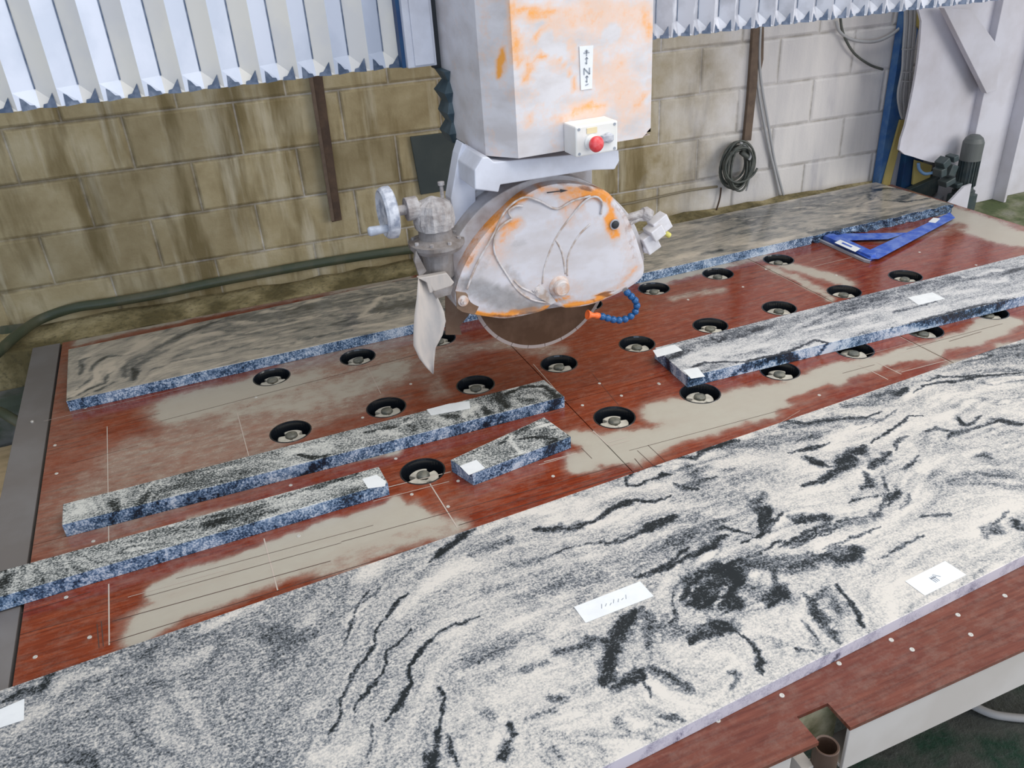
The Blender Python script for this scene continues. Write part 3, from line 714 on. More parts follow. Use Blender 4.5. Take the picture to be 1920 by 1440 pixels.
BIG = [
 (0, 0, 1, [(0.44, 330, [(0, 1440), (300, 1250), (500, 1150)]), (0.40, 180, [(560, 1100), (520, 1300)]), (0.30, 120, [(740, 1060), (700, 1200), (680, 1400)]), (0.25, 130, [(900, 1010), (1000, 1000), (1180, 930)]),
            (0.13, 160, [(1300, 1300), (1500, 1200), (1700, 1050), (1850, 950)]), (0.14, 120, [(1000, 1380), (1150, 1320)]), (0.16, 130, [(1500, 850), (1800, 800)])]),
 (0, 760, 2.118, [(0.22, 28, [(430, 1040), (300, 1080), (200, 1150)]), (0.26, 18, [(700, 1090), (750, 1180), (800, 1290), (900, 1400)]), (0.85, 16, [(20, 1170), (90, 1140), (160, 1130), (210, 1070)]), (0.60, 18, [(560, 985), (620, 960)]),
   (0.22, 16, [(950, 820), (860, 860), (770, 900)]), (0.70, 20, [(250, 1410), (330, 1405), (400, 1440)]), (0.58, 70, [(1050, 900), (1150, 950), (1250, 900)]), (0.52, 60, [(450, 1150), (550, 1100), (650, 1060)]), (0.30, 26, [(250, 1250), (350, 1180), (420, 1100)]),
   (0.3, 22, [(600, 1200), (650, 1300), (760, 1350)]), (0.55, 22, [(500, 1230), (560, 1330), (680, 1400)]), (0.20, 26, [(60, 1300), (140, 1230), (200, 1180)])]),
 (560, 860, 2.483, [
  (0.10, 40, [(790, 450), (700, 530), (600, 600), (520, 670), (450, 740)]), (0.10, 22, [(830, 770), (740, 810), (650, 850)]), (0.10, 34, [(1000, 270), (1200, 230), (1350, 190)]), (0.08, 42, [(1300, 350), (1450, 290), (1589, 260)]), (0.12, 20, [(930, 290), (850, 350)]),
  (0.10, 36, [(740, 1010), (900, 960), (1100, 900), (1250, 960)]), (0.10, 80, [(780, 1150), (960, 1100), (1250, 1040)]), (0.10, 110, [(1200, 1250), (1400, 1180), (1589, 1150)]), (0.13, 70, [(900, 1400), (1200, 1350), (1500, 1300)]), (0.10, 50, [(1200, 790), (1380, 760)]), (0.12, 50, [(250, 1370), (100, 1400)]),
  (0.40, 100, [(880, 620), (1100, 600), (1400, 500)]), (0.36, 50, [(560, 1150), (540, 1250), (500, 1400)]), (0.46, 30, [(1000, 370), (880, 420), (780, 450)]), (0.38, 70, [(750, 930), (900, 860), (1000, 820)]), (0.45, 40, [(250, 560), (160, 700), (80, 800)]),
  (0.80, 5, [(330, 615), (290, 660), (260, 710), (240, 800), (205, 880)]), (0.6, 4, [(390, 600), (340, 640), (200, 740)]), (0.95, 12, [(500, 630), (440, 690), (400, 740)]), (0.9, 6, [(400, 740), (375, 780), (355, 820), (350, 870), (300, 950), (250, 1000), (210, 1080), (190, 1150), (180, 1220)]), (0.95, 13, [(195, 1160), (180, 1220), (145, 1275)]),
  (0.85, 6, [(520, 790), (450, 860), (415, 890), (415, 940), (380, 1000), (330, 1080), (270, 1140), (245, 1220)]), (0.88, 10, [(360, 1020), (320, 1090), (290, 1125)]),
  (0.85, 8, [(850, 735), (720, 770), (640, 820), (590, 870)]), (0.97, 14, [(620, 840), (560, 905), (505, 965)]), (0.97, 12, [(505, 965), (520, 1010), (525, 1050), (480, 1110), (440, 1180), (415, 1220)]), (0.7, 5, [(290, 960), (220, 1060), (200, 1130)]),
  (0.92, 8, [(640, 1070), (680, 1120), (670, 1180), (645, 1250)]), (0.97, 16, [(645, 1250), (640, 1330), (625, 1380)]), (0.97, 30, [(630, 1380), (620, 1450)]), (0.9, 16, [(700, 1290), (710, 1380), (750, 1440)]), (0.7, 10, [(350, 1240), (340, 1330), (310, 1430)]),
  (0.92, 13, [(810, 325), (760, 360), (720, 400), (650, 445), (605, 490)]), (0.92, 12, [(1580, 190), (1500, 220), (1430, 265), (1370, 290)]), (0.85, 22, [(1370, 290), (1290, 320), (1180, 325), (1090, 325)]), (0.78, 6, [(1160, 460), (1240, 420), (1340, 395), (1500, 385), (1589, 370)]), (0.52, 18, [(1180, 450), (1050, 490), (900, 530), (800, 540)]),
  (0.92, 34, [(1570, 700), (1500, 800), (1460, 900), (1440, 1000), (1410, 1050)]), (0.8, 26, [(1340, 840), (1440, 850)]), (0.62, 20, [(1200, 905), (1320, 880)]), (0.85, 30, [(1480, 1060), (1589, 1010)]), (0.55, 20, [(1160, 1110), (1230, 1120)]),
  (0.85, 10, [(980, 1230), (990, 1300)]), (0.80, 20, [(985, 1310), (960, 1370), (930, 1410)]), (0.55, 12, [(1040, 990), (1170, 955)]), (0.5, 12, [(1060, 1215), (1180, 1170)]), (0.5, 20, [(1490, 1230), (1540, 1240)]), (0.5, 16, [(1160, 1340), (1240, 1400)]), (0.42, 20, [(860, 1190), (900, 1210)])]),
 (1080, 760, 4, [
  (0.08, 45, [(960, 510), (1100, 430), (1300, 390), (1560, 420)]), (0.09, 55, [(420, 770), (250, 850), (100, 940)]), (0.10, 40, [(20, 620), (300, 640)]), (0.07, 40, [(650, 1240), (900, 1200), (1200, 1070), (1400, 1020)]), (0.09, 50, [(700, 1290), (620, 1390)]), (0.09, 100, [(1500, 650), (1900, 680)]), (0.08, 34, [(1400, 1040), (1550, 950)]), (0.10, 40, [(1650, 400), (1900, 330)]),
  (0.50, 60, [(1050, 310), (1400, 290), (1900, 200)]), (0.48, 60, [(830, 450), (900, 560), (820, 620)]), (0.36, 60, [(700, 720), (1000, 690), (1300, 680)]), (0.36, 50, [(1200, 560), (1500, 520)]), (0.50, 40, [(760, 850), (900, 840)]), (0.38, 100, [(200, 1180), (450, 1120), (700, 1000)]), (0.55, 40, [(1350, 760), (1400, 690)]),
  (0.85, 10, [(380, 600), (370, 570), (430, 500), (520, 460), (640, 455)]), (0.92, 14, [(380, 600), (480, 590), (560, 560), (650, 520), (730, 520)]), (0.78, 20, [(730, 580), (830, 625), (930, 630)]), (0.85, 16, [(740, 395), (900, 400), (960, 340), (1100, 290), (1230, 260)]), (0.7, 8, [(940, 560), (1060, 545)]),
  (0.95, 14, [(0, 930), (100, 880), (200, 820), (330, 740), (400, 715), (500, 715), (600, 720), (720, 670)]), (0.88, 10, [(280, 1040), (400, 1010), (500, 960), (560, 900), (640, 850), (740, 810)]), (0.92, 24, [(520, 910), (640, 870), (740, 825)]), (0.7, 8, [(0, 1050), (230, 1040), (300, 1000), (420, 970)]),
  (0.95, 22, [(440, 1290), (540, 1290), (700, 1180), (860, 1060)]), (0.85, 20, [(560, 1280), (800, 1170), (960, 1080)]), (0.95, 40, [(940, 1090), (1040, 1030), (1110, 990)]), (0.6, 9, [(950, 890), (1150, 880), (1300, 870)]), (0.85, 12, [(960, 960), (1100, 930), (1200, 940), (1300, 970)]), (0.92, 32, [(1430, 760), (1400, 850), (1380, 900)]), (0.95, 12, [(1550, 820), (1480, 870), (1420, 920), (1360, 990), (1220, 1050)]),
  (0.8, 25, [(1620, 860), (1800, 860), (1900, 840)]), (0.85, 16, [(1920, 880), (1700, 960), (1560, 1040)]), (0.8, 9, [(1920, 950), (1700, 1020), (1600, 1080)]), (0.85, 16, [(810, 1430), (850, 1360), (950, 1280), (1100, 1240), (1250, 1150), (1400, 1100), (1560, 1010)]),
  (0.88, 60, [(900, 1410), (1000, 1340), (1100, 1290)]), (0.92, 55, [(1150, 1420), (1200, 1300), (1220, 1230)]), (0.65, 40, [(1450, 1180), (1700, 1180), (1900, 1100)]), (0.9, 30, [(1480, 1380), (1480, 1240)]), (0.1, 34, [(1360, 1280), (1420, 1300)]), (0.1, 30, [(1560, 1310), (1850, 1240)]),
  (0.88, 20, [(1720, 400), (1830, 450), (1920, 460)]), (0.85, 12, [(1680, 600), (1830, 580), (1920, 520)]), (0.78, 15, [(1560, 120), (1750, 130), (1920, 100)]), (0.78, 9, [(1600, 360), (1750, 320), (1920, 280)]), (0.7, 12, [(1640, 270), (1800, 220), (1900, 200)])]),
 (1440, 640, 4, [
  (0.07, 70, [(1200, 450), (1500, 400), (1900, 330)]), (0.07, 90, [(1700, 480), (1920, 480)]), (0.08, 45, [(200, 950), (400, 980)]), (0.10, 80, [(1600, 1250), (1900, 1200)]), (0.09, 60, [(400, 1130), (500, 1110)]), (0.1, 60, [(500, 700), (760, 650)]), (0.09, 90, [(200, 1180), (500, 1240)]),
  (0.52, 50, [(100, 640), (500, 600), (800, 590)]), (0.48, 50, [(560, 480), (900, 420), (1000, 380)]), (0.48, 90, [(1500, 120), (1900, 60)]), (0.30, 110, [(1100, 750), (1400, 800), (1700, 900)]), (0.36, 70, [(1200, 1000), (1900, 1050)]), (0.1, 50, [(1150, 950), (1250, 930)]), (0.1, 40, [(1450, 760), (1600, 740)]),
  (0.85, 13, [(150, 620), (350, 610), (560, 580), (740, 570), (860, 530)]), (0.8, 10, [(230, 830), (340, 810), (480, 755)]), (0.9, 10, [(780, 760), (880, 700), (980, 620), (1060, 560), (1180, 560)]), (0.6, 6, [(640, 680), (800, 620), (900, 560), (980, 510)]),
  (0.9, 10, [(1080, 390), (1180, 330), (1300, 310), (1440, 295), (1600, 260), (1740, 245), (1920, 240)]), (0.75, 9, [(1170, 300), (1300, 265), (1460, 265), (1600, 240)]), (0.9, 11, [(980, 400), (1040, 355)]), (0.92, 22, [(1640, 620), (1740, 590), (1820, 615), (1920, 620)]), (0.75, 20, [(1640, 630), (1500, 670), (1400, 690), (1350, 735)]), (0.68, 18, [(1160, 670), (1280, 650), (1400, 680)]), (0.85, 13, [(1420, 570), (1450, 620), (1500, 630), (1600, 565)]),
  (0.78, 50, [(500, 940), (600, 900), (720, 780)]), (0.9, 26, [(260, 1080), (400, 1040), (520, 970), (660, 930)]), (0.86, 32, [(760, 950), (820, 920), (900, 830)]), (0.82, 32, [(700, 1110), (760, 1080), (720, 980)]), (0.9, 26, [(300, 880), (360, 910)]), (0.7, 12, [(940, 820), (980, 740), (1050, 710)]), (0.1, 26, [(690, 870)]), (0.1, 30, [(480, 870)]),
  (0.8, 8, [(600, 1210), (700, 1170), (850, 1160)]), (0.6, 7, [(870, 1000), (880, 1100), (860, 1190)]), (0.85, 9, [(990, 1110), (940, 1160), (890, 1230), (840, 1280), (700, 1335), (560, 1350), (300, 1420)]), (0.85, 25, [(980, 1130), (930, 1180)]), (0.65, 18, [(1050, 1130), (1070, 1200), (980, 1270)]),
  (0.85, 25, [(180, 1330), (300, 1340), (480, 1330)]), (0.9, 14, [(0, 1400), (110, 1300)]), (0.7, 25, [(1540, 870), (1620, 840), (1690, 880)]), (0.65, 16, [(1560, 990), (1700, 1010), (1860, 1020)]), (0.75, 10, [(1000, 960), (1080, 920), (1140, 850)]), (0.65, 12, [(1160, 1310), (1370, 1290)]),
  (0.75, 10, [(1640, 1410), (1720, 1370), (1800, 1270)]), (0.85, 30, [(1650, 1420), (1700, 1400)]), (0.85, 25, [(1860, 1350), (1900, 1400)])]),
 (1200, 900, 2.667, [
  (0.62, 60, [(330, 480), (500, 420), (700, 400)]), (0.5, 50, [(120, 330), (300, 250), (400, 200)]), (0.55, 40, [(700, 460), (900, 390), (1080, 330)]), (0.5, 50, [(560, 560), (700, 580)]), (0.45, 40, [(100, 740), (250, 760)]), (0.5, 26, [(960, 230), (1150, 190), (1230, 120)]), (0.08, 60, [(150, 850), (400, 880), (520, 900)]), (0.08, 60, [(160, 1100), (300, 1150)]), (0.08, 45, [(520, 710), (800, 700)]), (0.09, 60, [(1150, 650), (1400, 600)]), (0.09, 45, [(620, 950), (800, 900)]), (0.45, 30, [(860, 600), (960, 560), (1000, 680)]),
  (0.9, 10, [(0, 480), (150, 430), (300, 370), (430, 280)]), (0.95, 14, [(20, 260), (180, 180)]), (0.85, 22, [(210, 600), (250, 510), (350, 440), (480, 410)]), (0.88, 60, [(250, 620), (400, 600), (520, 600)]), (0.85, 40, [(430, 460), (520, 480)]), (0.97, 44, [(380, 740), (440, 740)]), (0.85, 18, [(250, 820), (300, 760), (400, 780)]), (0.82, 32, [(650, 500), (700, 560), (640, 640)]),
  (0.95, 12, [(480, 760), (560, 820), (600, 900), (610, 980)]), (0.25, 15, [(370, 640), (400, 590), (430, 540)]), (0.08, 26, [(590, 470), (620, 500)]), (0.88, 14, [(980, 520), (1050, 600), (1100, 680), (1130, 740)]), (0.72, 22, [(830, 570), (880, 650), (950, 750), (1000, 810)]),
  (0.92, 35, [(980, 390), (1080, 360)]), (0.78, 20, [(750, 440), (870, 400), (1000, 330)]), (0.6, 18, [(500, 440), (680, 420), (900, 370)]), (0.8, 20, [(750, 190), (940, 190)]), (0.9, 22, [(600, 240), (640, 160)]), (0.8, 8, [(640, 260), (710, 180)]),
  (0.75, 10, [(700, 340), (900, 260), (1000, 230)]), (0.75, 8, [(900, 350), (1050, 290), (1200, 240)]), (0.65, 7, [(1200, 390), (1300, 330), (1430, 280)]), (0.75, 9, [(1000, 210), (1200, 160), (1230, 70), (1280, 60)]),
  (0.88, 10, [(0, 940), (20, 1020), (60, 1090)]), (0.6, 30, [(60, 940), (180, 1010), (260, 1060)]), (0.55, 14, [(430, 960), (490, 970), (440, 1050)]), (0.38, 30, [(610, 790), (700, 820)]), (0.7, 10, [(110, 1190), (220, 1200)]), (0.75, 10, [(150, 560), (170, 640), (190, 690), (110, 740)]), (0.55, 30, [(10, 640), (50, 720), (40, 840)]), (0.5, 8, [(820, 700), (870, 760), (900, 800)]),
  (0.7, 24, [(1740, 250), (1780, 240)]), (0.6, 8, [(780, 840), (880, 870)])])]
bigc = [(-0.82, onT(0, 1290)[1] + 0.005), (-0.82, -1.062), (2.80, -1.0), (2.80, onT(1920, 632)[1] + 0.03)]
# the front and back edge lines follow the photograph's two long edges
bf1, bf2 = onT(1220, 1389), onT(1920, 1038); sl = (bf2[1] - bf1[1]) / (bf2[0] - bf1[0])
bb1, bb2 = onT(0, 1290), onT(1920, 632); sb = (bb2[1] - bb1[1]) / (bb2[0] - bb1[0])
bigc = [(-0.82, bb1[1] + sb * (-0.82 - bb1[0])), (-0.82, bf1[1] + sl * (-0.82 - bf1[0])), (2.80, bf1[1] + sl * (2.80 - bf1[0])), (2.80, bb1[1] + sb * (2.80 - bb1[0]))]
big = slab('granite_slab', bigc, 0.25, BIG, G_big, G_edgeL, 'huge white granite slab with swirling black veins along the table front', res=0.0037, t=0.034)
paper(big, [(1076, 1138), (1200, 1090), (1226, 1118), (1098, 1168)], marks=scr, z=0.034)
paper(big, [(1697, 1090), (1772, 1052), (1812, 1078), (1734, 1117)], z=0.034, marks=[(0.42, 0.35, 0.42, 0.7, .0012), (0.46, 0.35, 0.46, 0.7, .0012), (0.50, 0.35, 0.50, 0.7, .0012), (0.40, 0.45, 0.54, 0.45, .001), (0.52, 0.3, 0.60, 0.55, .001)])
paper(big, [(0, 1330), (46, 1310), (45, 1350), (-4, 1366)], z=0.034)

BACK = [(100, 520, 2.667, [
  (0.30, 80, [(150, 500), (300, 420), (500, 350)]), (0.25, 60, [(500, 480), (800, 430), (1100, 380)]), (0.45, 80, [(800, 300), (1200, 250), (1500, 220)]), (0.60, 40, [(850, 200), (1100, 190), (1400, 130), (1800, 60)]), (0.78, 55, [(1600, 170), (1700, 140), (1900, 120)]), (0.62, 30, [(1500, 210), (1450, 230)]),
  (0.75, 14, [(360, 500), (350, 450), (400, 410), (450, 390), (560, 330), (700, 260), (820, 220)]), (0.6, 30, [(400, 460), (470, 400), (560, 370)]), (0.85, 10, [(390, 520), (415, 490), (400, 450)]), (0.8, 6, [(75, 610), (200, 550), (270, 530), (270, 490), (300, 470)]), (0.75, 5, [(90, 620), (240, 560), (310, 520)]), (0.8, 8, [(130, 490), (150, 460), (130, 420), (180, 400)]),
  (0.7, 6, [(120, 560), (190, 500), (200, 440), (260, 400), (360, 390)]), (0.6, 7, [(480, 470), (600, 420), (800, 380), (1000, 330)]), (0.55, 7, [(560, 420), (740, 340), (960, 300)]), (0.6, 6, [(900, 260), (1100, 230), (1300, 200), (1500, 180)]), (0.6, 7, [(1200, 320), (1350, 290), (1500, 260)]), (0.62, 6, [(1000, 360), (1200, 330)]),
  (0.06, 12, [(370, 380), (450, 330), (540, 295)]), (0.05, 13, [(230, 520), (210, 470), (290, 430), (280, 480)]), (0.08, 10, [(90, 600), (180, 540), (210, 500)]), (0.10, 8, [(1520, 210), (1580, 160), (1640, 100), (1820, 60)]), (0.10, 6, [(1540, 200), (1620, 180)]), (0.14, 10, [(1500, 245), (1650, 235), (1780, 250)]), (0.14, 7, [(960, 280), (1150, 240), (1350, 190)]), (0.12, 8, [(700, 350), (900, 290)])]),
 (1200, 0, 2.667, [
  (0.52, 30, [(250, 1120), (600, 1060), (900, 1010), (1180, 950)]), (0.7, 6, [(1150, 1000), (1140, 960), (1230, 940), (1330, 950)]), (0.75, 6, [(1200, 1000), (1330, 1010), (1450, 990)]), (0.7, 10, [(1290, 1000), (1370, 970)]), (0.75, 5, [(1380, 1070), (1420, 1045), (1540, 1030)]), (0.12, 20, [(980, 1080), (1100, 1050), (1200, 1060)]), (0.10, 18, [(1420, 1060), (1500, 1050)]), (0.12, 22, [(300, 1170), (500, 1130)]), (0.65, 6, [(750, 1060), (850, 1030), (950, 1030)]), (0.65, 8, [(820, 1000), (950, 980)]), (0.6, 12, [(500, 1080), (700, 1060)])]),
 (1160, 360, 2.526, [(0.5, 30, [(200, 230), (500, 180), (700, 120)]), (0.12, 12, [(500, 250), (700, 240), (830, 210)]), (0.12, 14, [(220, 320), (350, 300)]), (0.7, 8, [(400, 290), (480, 275)]), (0.6, 6, [(560, 200), (750, 170)]), (0.75, 8, [(900, 190), (1050, 175)])])]
def rough_edge(x): return 1.0 if x > 2.33 else 0.0
def back_extra(A, d):
    # the broken front edge of the right end shows dark fresh stone
    k = (A[:, 0] > 2.33) & (A[:, 1] < 0.885)
    d = d.copy(); d[k] = np.maximum(d[k], 0.62 + 0.5 * fbm(A[k, 0] * 30, A[k, 1] * 30 + A[k, 2] * 50)); return d
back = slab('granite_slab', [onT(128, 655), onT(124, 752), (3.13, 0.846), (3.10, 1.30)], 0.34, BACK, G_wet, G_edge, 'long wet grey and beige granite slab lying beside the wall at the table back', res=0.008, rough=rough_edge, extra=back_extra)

MID = [(640, 640, 2.909, [(0.95, 12, [(880, 290), (980, 250), (1100, 250), (1190, 300), (1140, 360), (1060, 385), (1000, 390)]), (0.15, 24, [(980, 300), (1080, 300), (1120, 320)]), (0.55, 14, [(1010, 330), (1040, 330)]), (0.88, 30, [(850, 290), (900, 350)]), (0.9, 14, [(750, 350), (800, 390)]), (0.85, 22, [(560, 410), (640, 420)]), (0.85, 12, [(350, 430), (400, 490)]), (0.1, 22, [(490, 420), (570, 440)]), (0.12, 16, [(660, 410), (740, 350)]), (0.15, 14, [(1090, 210), (1180, 250)]), (0.1, 10, [(330, 450), (380, 440)])]),
       (0, 760, 2.118, [(0.30, 36, [(270, 430), (400, 370), (560, 310)]), (0.85, 10, [(450, 490), (540, 420), (600, 320)]), (0.75, 12, [(430, 380), (460, 400), (470, 440)]), (0.14, 20, [(1160, 190), (1300, 175)]), (0.85, 6, [(1180, 195), (1290, 205)]), (0.6, 30, [(620, 330), (800, 300)])]),
       (440, 600, 4.8, [(0.12, 40, [(500, 1180), (700, 1150), (850, 1130)]), (0.85, 12, [(560, 1220), (700, 1240), (880, 1210)]), (0.85, 18, [(1150, 1010), (1300, 980), (1450, 960)]), (0.1, 22, [(1300, 1000), (1450, 1030)])])]
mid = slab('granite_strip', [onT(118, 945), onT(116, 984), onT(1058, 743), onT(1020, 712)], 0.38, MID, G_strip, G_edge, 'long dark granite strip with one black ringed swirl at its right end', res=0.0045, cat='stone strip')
paper(mid, [(800, 768), (842, 757), (880, 752), (882, 766), (808, 779)])
LFT = [(0, 760, 2.118, [(0.22, 40, [(1500, 280), (1350, 320), (1200, 380), (1050, 430)]), (0.9, 18, [(0, 670), (30, 700)]), (0.12, 16, [(0, 680)]), (0.85, 6, [(1250, 440), (1320, 400), (1430, 370)]), (0.6, 40, [(880, 460), (1040, 420)]), (0.62, 8, [(1100, 370), (1300, 310), (1420, 270)])])]
l0 = onT(710, 875); l1 = onT(727, 905); lb = onT(0, 1070); lf = onT(0, 1118)
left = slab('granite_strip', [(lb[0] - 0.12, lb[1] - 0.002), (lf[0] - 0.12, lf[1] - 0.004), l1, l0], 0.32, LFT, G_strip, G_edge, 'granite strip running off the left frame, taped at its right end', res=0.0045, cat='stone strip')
paper(left, [(679, 898), (706, 890), (724, 903), (722, 912), (690, 916)])
PCE = [(640, 640, 2.909, [(0.12, 16, [(1060, 440), (1180, 470), (1240, 500)]), (0.12, 10, [(920, 520), (970, 600)]), (0.92, 9, [(990, 620), (1060, 605), (1130, 570), (1170, 535), (1100, 520), (980, 535)]), (0.30, 16, [(1010, 565), (1090, 560)]), (0.12, 14, [(1090, 610), (1200, 550)]), (0.8, 10, [(900, 520), (870, 550)]), (0.7, 12, [(960, 500), (1010, 470)])])]
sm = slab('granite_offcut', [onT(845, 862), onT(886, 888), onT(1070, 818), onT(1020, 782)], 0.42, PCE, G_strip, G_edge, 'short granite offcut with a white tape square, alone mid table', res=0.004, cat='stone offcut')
paper(sm, [(862, 874), (893, 862), (910, 878), (879, 891)])
RGT = [(1160, 360, 2.526, [
  (0.52, 34, [(300, 740), (600, 660), (900, 590), (1200, 510), (1500, 430), (1900, 360)]), (0.18, 30, [(330, 840), (560, 740), (800, 700), (1000, 660)]), (0.12, 26, [(420, 860), (650, 790), (860, 740), (1100, 670), (1400, 590), (1700, 520), (1900, 480)]), (0.12, 10, [(1640, 400), (1800, 370)]), (0.12, 10, [(1500, 490), (1700, 460)]), (0.14, 12, [(1100, 590), (1300, 550)]),
  (0.9, 7, [(330, 830), (420, 810), (600, 800), (800, 760), (930, 700), (1030, 730), (870, 790)]), (0.85, 7, [(430, 690), (470, 710), (500, 690), (460, 680)]), (0.85, 10, [(640, 660), (700, 640)]), (0.9, 16, [(240, 790), (290, 760)]), (0.6, 8, [(560, 690), (700, 650), (740, 610)]), (0.85, 7, [(1010, 740), (1200, 680), (1400, 620), (1650, 550), (1900, 500)]), (0.7, 6, [(1300, 570), (1500, 520)])])]
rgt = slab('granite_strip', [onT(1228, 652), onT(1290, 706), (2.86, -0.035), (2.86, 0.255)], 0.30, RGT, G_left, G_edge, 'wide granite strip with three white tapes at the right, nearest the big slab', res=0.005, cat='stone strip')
rgt['label'] = 'wide granite strip lying across the right half of the table, three white tapes'
paper(rgt, [(1224, 657), (1265, 646), (1280, 657), (1232, 670)])
paper(rgt, [(1280, 694), (1308, 689), (1322, 706), (1296, 710)])
paper(rgt, [(1702, 558), (1748, 548), (1772, 560), (1722, 572)])

# ---------------------------------------------------------------- blue set square
def sqp(pts, z): return [onz(1160 + a / 2.526, 360 + b / 2.526, z) for a, b in pts]
zs = 0.012
sq = thing('set_square', onz(1640, 455, 0.0), 'blue painted metal set square lying on red boards at right', 'set square')
def ringmesh(outer, inner, z, h):
    # plate with a triangular window: bridged strips
    V, F = [], []
    return None
o_ = sqp([(890, 176), (1170, 310), (1200, 326), (1592, 124), (1568, 100), (1362, 197), (952, 203), (905, 180)], zs)
plate = sqp([(905, 178), (1180, 318), (1230, 318), (1592, 124), (1568, 100), (1300, 226), (1190, 277), (1083, 229), (960, 203)], zs)
bar = sqp([(952, 202), (1362, 197), (1275, 224), (1075, 231)], zs)
mesh('blade_arm', *prism(plate, (0, 0, 0.004)), M_bsq, sq, bev=0.0008)
mesh('cross_arm', *prism(bar, (0, 0, 0.0045)), M_bsq, sq, bev=0.0008)
fence = sqp([(882, 164), (905, 168), (1215, 316), (1190, 330), (1165, 318), (880, 190)], 0.0015)
mesh('fence', *prism(fence, (0, 0, 0.024)), M_bsq, sq, bev=0.001)
mesh('fence_edge', *prism(sqp([(885, 200), (1165, 326), (1190, 334), (1190, 338), (1160, 332), (883, 206)], 0.0012), (0, 0, 0.010)), M_grey, sq)
lb_ = mesh('sticker', *prism(sqp([(1050, 226), (1146, 268), (1120, 284), (1022, 240)], 0.0262), (0, 0, 0.0005)), M_paper, sq, label='white printed sticker')
mesh('printing', *prism(sqp([(1062, 238), (1108, 258), (1100, 263), (1054, 243)], 0.0269), (0, 0, 0.0002)), M_bsq, lb_)
mesh('sticker', *prism(sqp([(1490, 122), (1524, 126), (1500, 147), (1466, 142)], 0.0162), (0, 0, 0.0005)), M_paper, sq)

# ---------------------------------------------------------------- bridge with pleated bellows
YB = 0.45
bridge = thing('saw_bridge', (0.9, 0.50, 0.97), 'saw bridge hidden behind pleated bellows above the cutting table', 'machine bridge')
def bellows(x0, x1, pitch, mats, z0a, z0b, dep, name, first=0):
    n = int((x1 - x0) / pitch * 2) + 1; V = []; F = []; fm = []; zt = 1.75
    for i in range(n + 1):
        x = x0 + pitch / 2 * i; y = YB if i % 2 == 0 else YB + dep
        zb = z0a + (z0b - z0a) * (x - x0) / (x1 - x0)
        # rows: top, above fold, bottom lip
        xo = 0
        V += [Vector((x, y, zt)), Vector((x, y, zb + 0.045)), Vector((x, YB + dep * (0.05 if i % 2 == 0 else 0.55), zb + 0.004)), Vector((x, YB + dep + 0.03, zb))]
    for i in range(n):
        for k in range(3):
            a = i * 4 + k
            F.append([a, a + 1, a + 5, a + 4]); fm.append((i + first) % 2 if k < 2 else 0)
    # thin dark strips down the valley folds: stitch lines with the crease shade painted in
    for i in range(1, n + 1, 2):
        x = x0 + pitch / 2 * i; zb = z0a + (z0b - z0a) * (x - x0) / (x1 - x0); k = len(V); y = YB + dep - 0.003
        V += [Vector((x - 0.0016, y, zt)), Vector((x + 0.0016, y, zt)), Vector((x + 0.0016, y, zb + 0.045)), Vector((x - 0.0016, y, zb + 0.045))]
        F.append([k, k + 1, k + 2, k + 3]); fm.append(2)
    return V, F, fm
def fix_bellows(name, x0, x1, pitch, mats, za, zb, dep, first=0):
    V, F, fm = bellows(x0, x1, pitch, mats, za, zb, dep, name, first)
    o = mesh(name, V, F, mats + [M_foldshade], bridge, fm=fm)
    n = int((x1 - x0) / pitch * 2) + 1
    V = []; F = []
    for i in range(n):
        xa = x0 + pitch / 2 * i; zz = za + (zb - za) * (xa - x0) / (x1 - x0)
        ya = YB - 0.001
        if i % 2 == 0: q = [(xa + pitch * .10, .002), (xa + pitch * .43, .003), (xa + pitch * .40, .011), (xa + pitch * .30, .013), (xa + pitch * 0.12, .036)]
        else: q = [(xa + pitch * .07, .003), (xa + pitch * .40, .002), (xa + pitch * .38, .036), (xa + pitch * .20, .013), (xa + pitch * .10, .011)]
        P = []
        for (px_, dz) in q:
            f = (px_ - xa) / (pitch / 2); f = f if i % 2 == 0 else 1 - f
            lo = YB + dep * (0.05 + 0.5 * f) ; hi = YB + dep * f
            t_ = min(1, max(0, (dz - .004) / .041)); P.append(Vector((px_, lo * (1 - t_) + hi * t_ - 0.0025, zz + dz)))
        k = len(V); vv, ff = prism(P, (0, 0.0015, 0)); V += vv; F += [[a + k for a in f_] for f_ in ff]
    mesh('fold_gap_shade', V, F, M_foldshade, o)  # flat dark shapes standing in for shade in the bottom fold gaps
    return o
M_foldshade = plain('fold shade and stitching', (0.06, 0.09, 0.15), 0.6, dirt=(0.20, 0.24, 0.32), dscale=40, damt=0.6)  # dark blue paints the shade of fold gaps and creases, and the stitch lines
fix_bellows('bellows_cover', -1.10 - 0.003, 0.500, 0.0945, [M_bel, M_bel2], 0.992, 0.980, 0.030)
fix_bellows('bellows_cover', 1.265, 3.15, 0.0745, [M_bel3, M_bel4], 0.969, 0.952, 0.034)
e0 = ony(757, 138, 0.44); e1 = ony(812, 126, 0.44)
mesh('end_frame', *join(box(e0.x + 0.004, e1.x, 0.40, 0.44, 0.985, 1.75), box(e0.x + 0.022, e1.x - 0.008, 0.392, 0.40, 0.99, 1.75)), M_white, bridge, bev=0.002)
mesh('end_gap_seal', *box(e0.x - 0.006, e0.x + 0.004, 0.42, 0.452, 0.985, 1.75), M_navy, bridge)
mesh('bridge_beam', *box(-1.1, 3.45, YB + 0.075, YB + 0.30, 1.02, 1.75), M_grey, bridge)

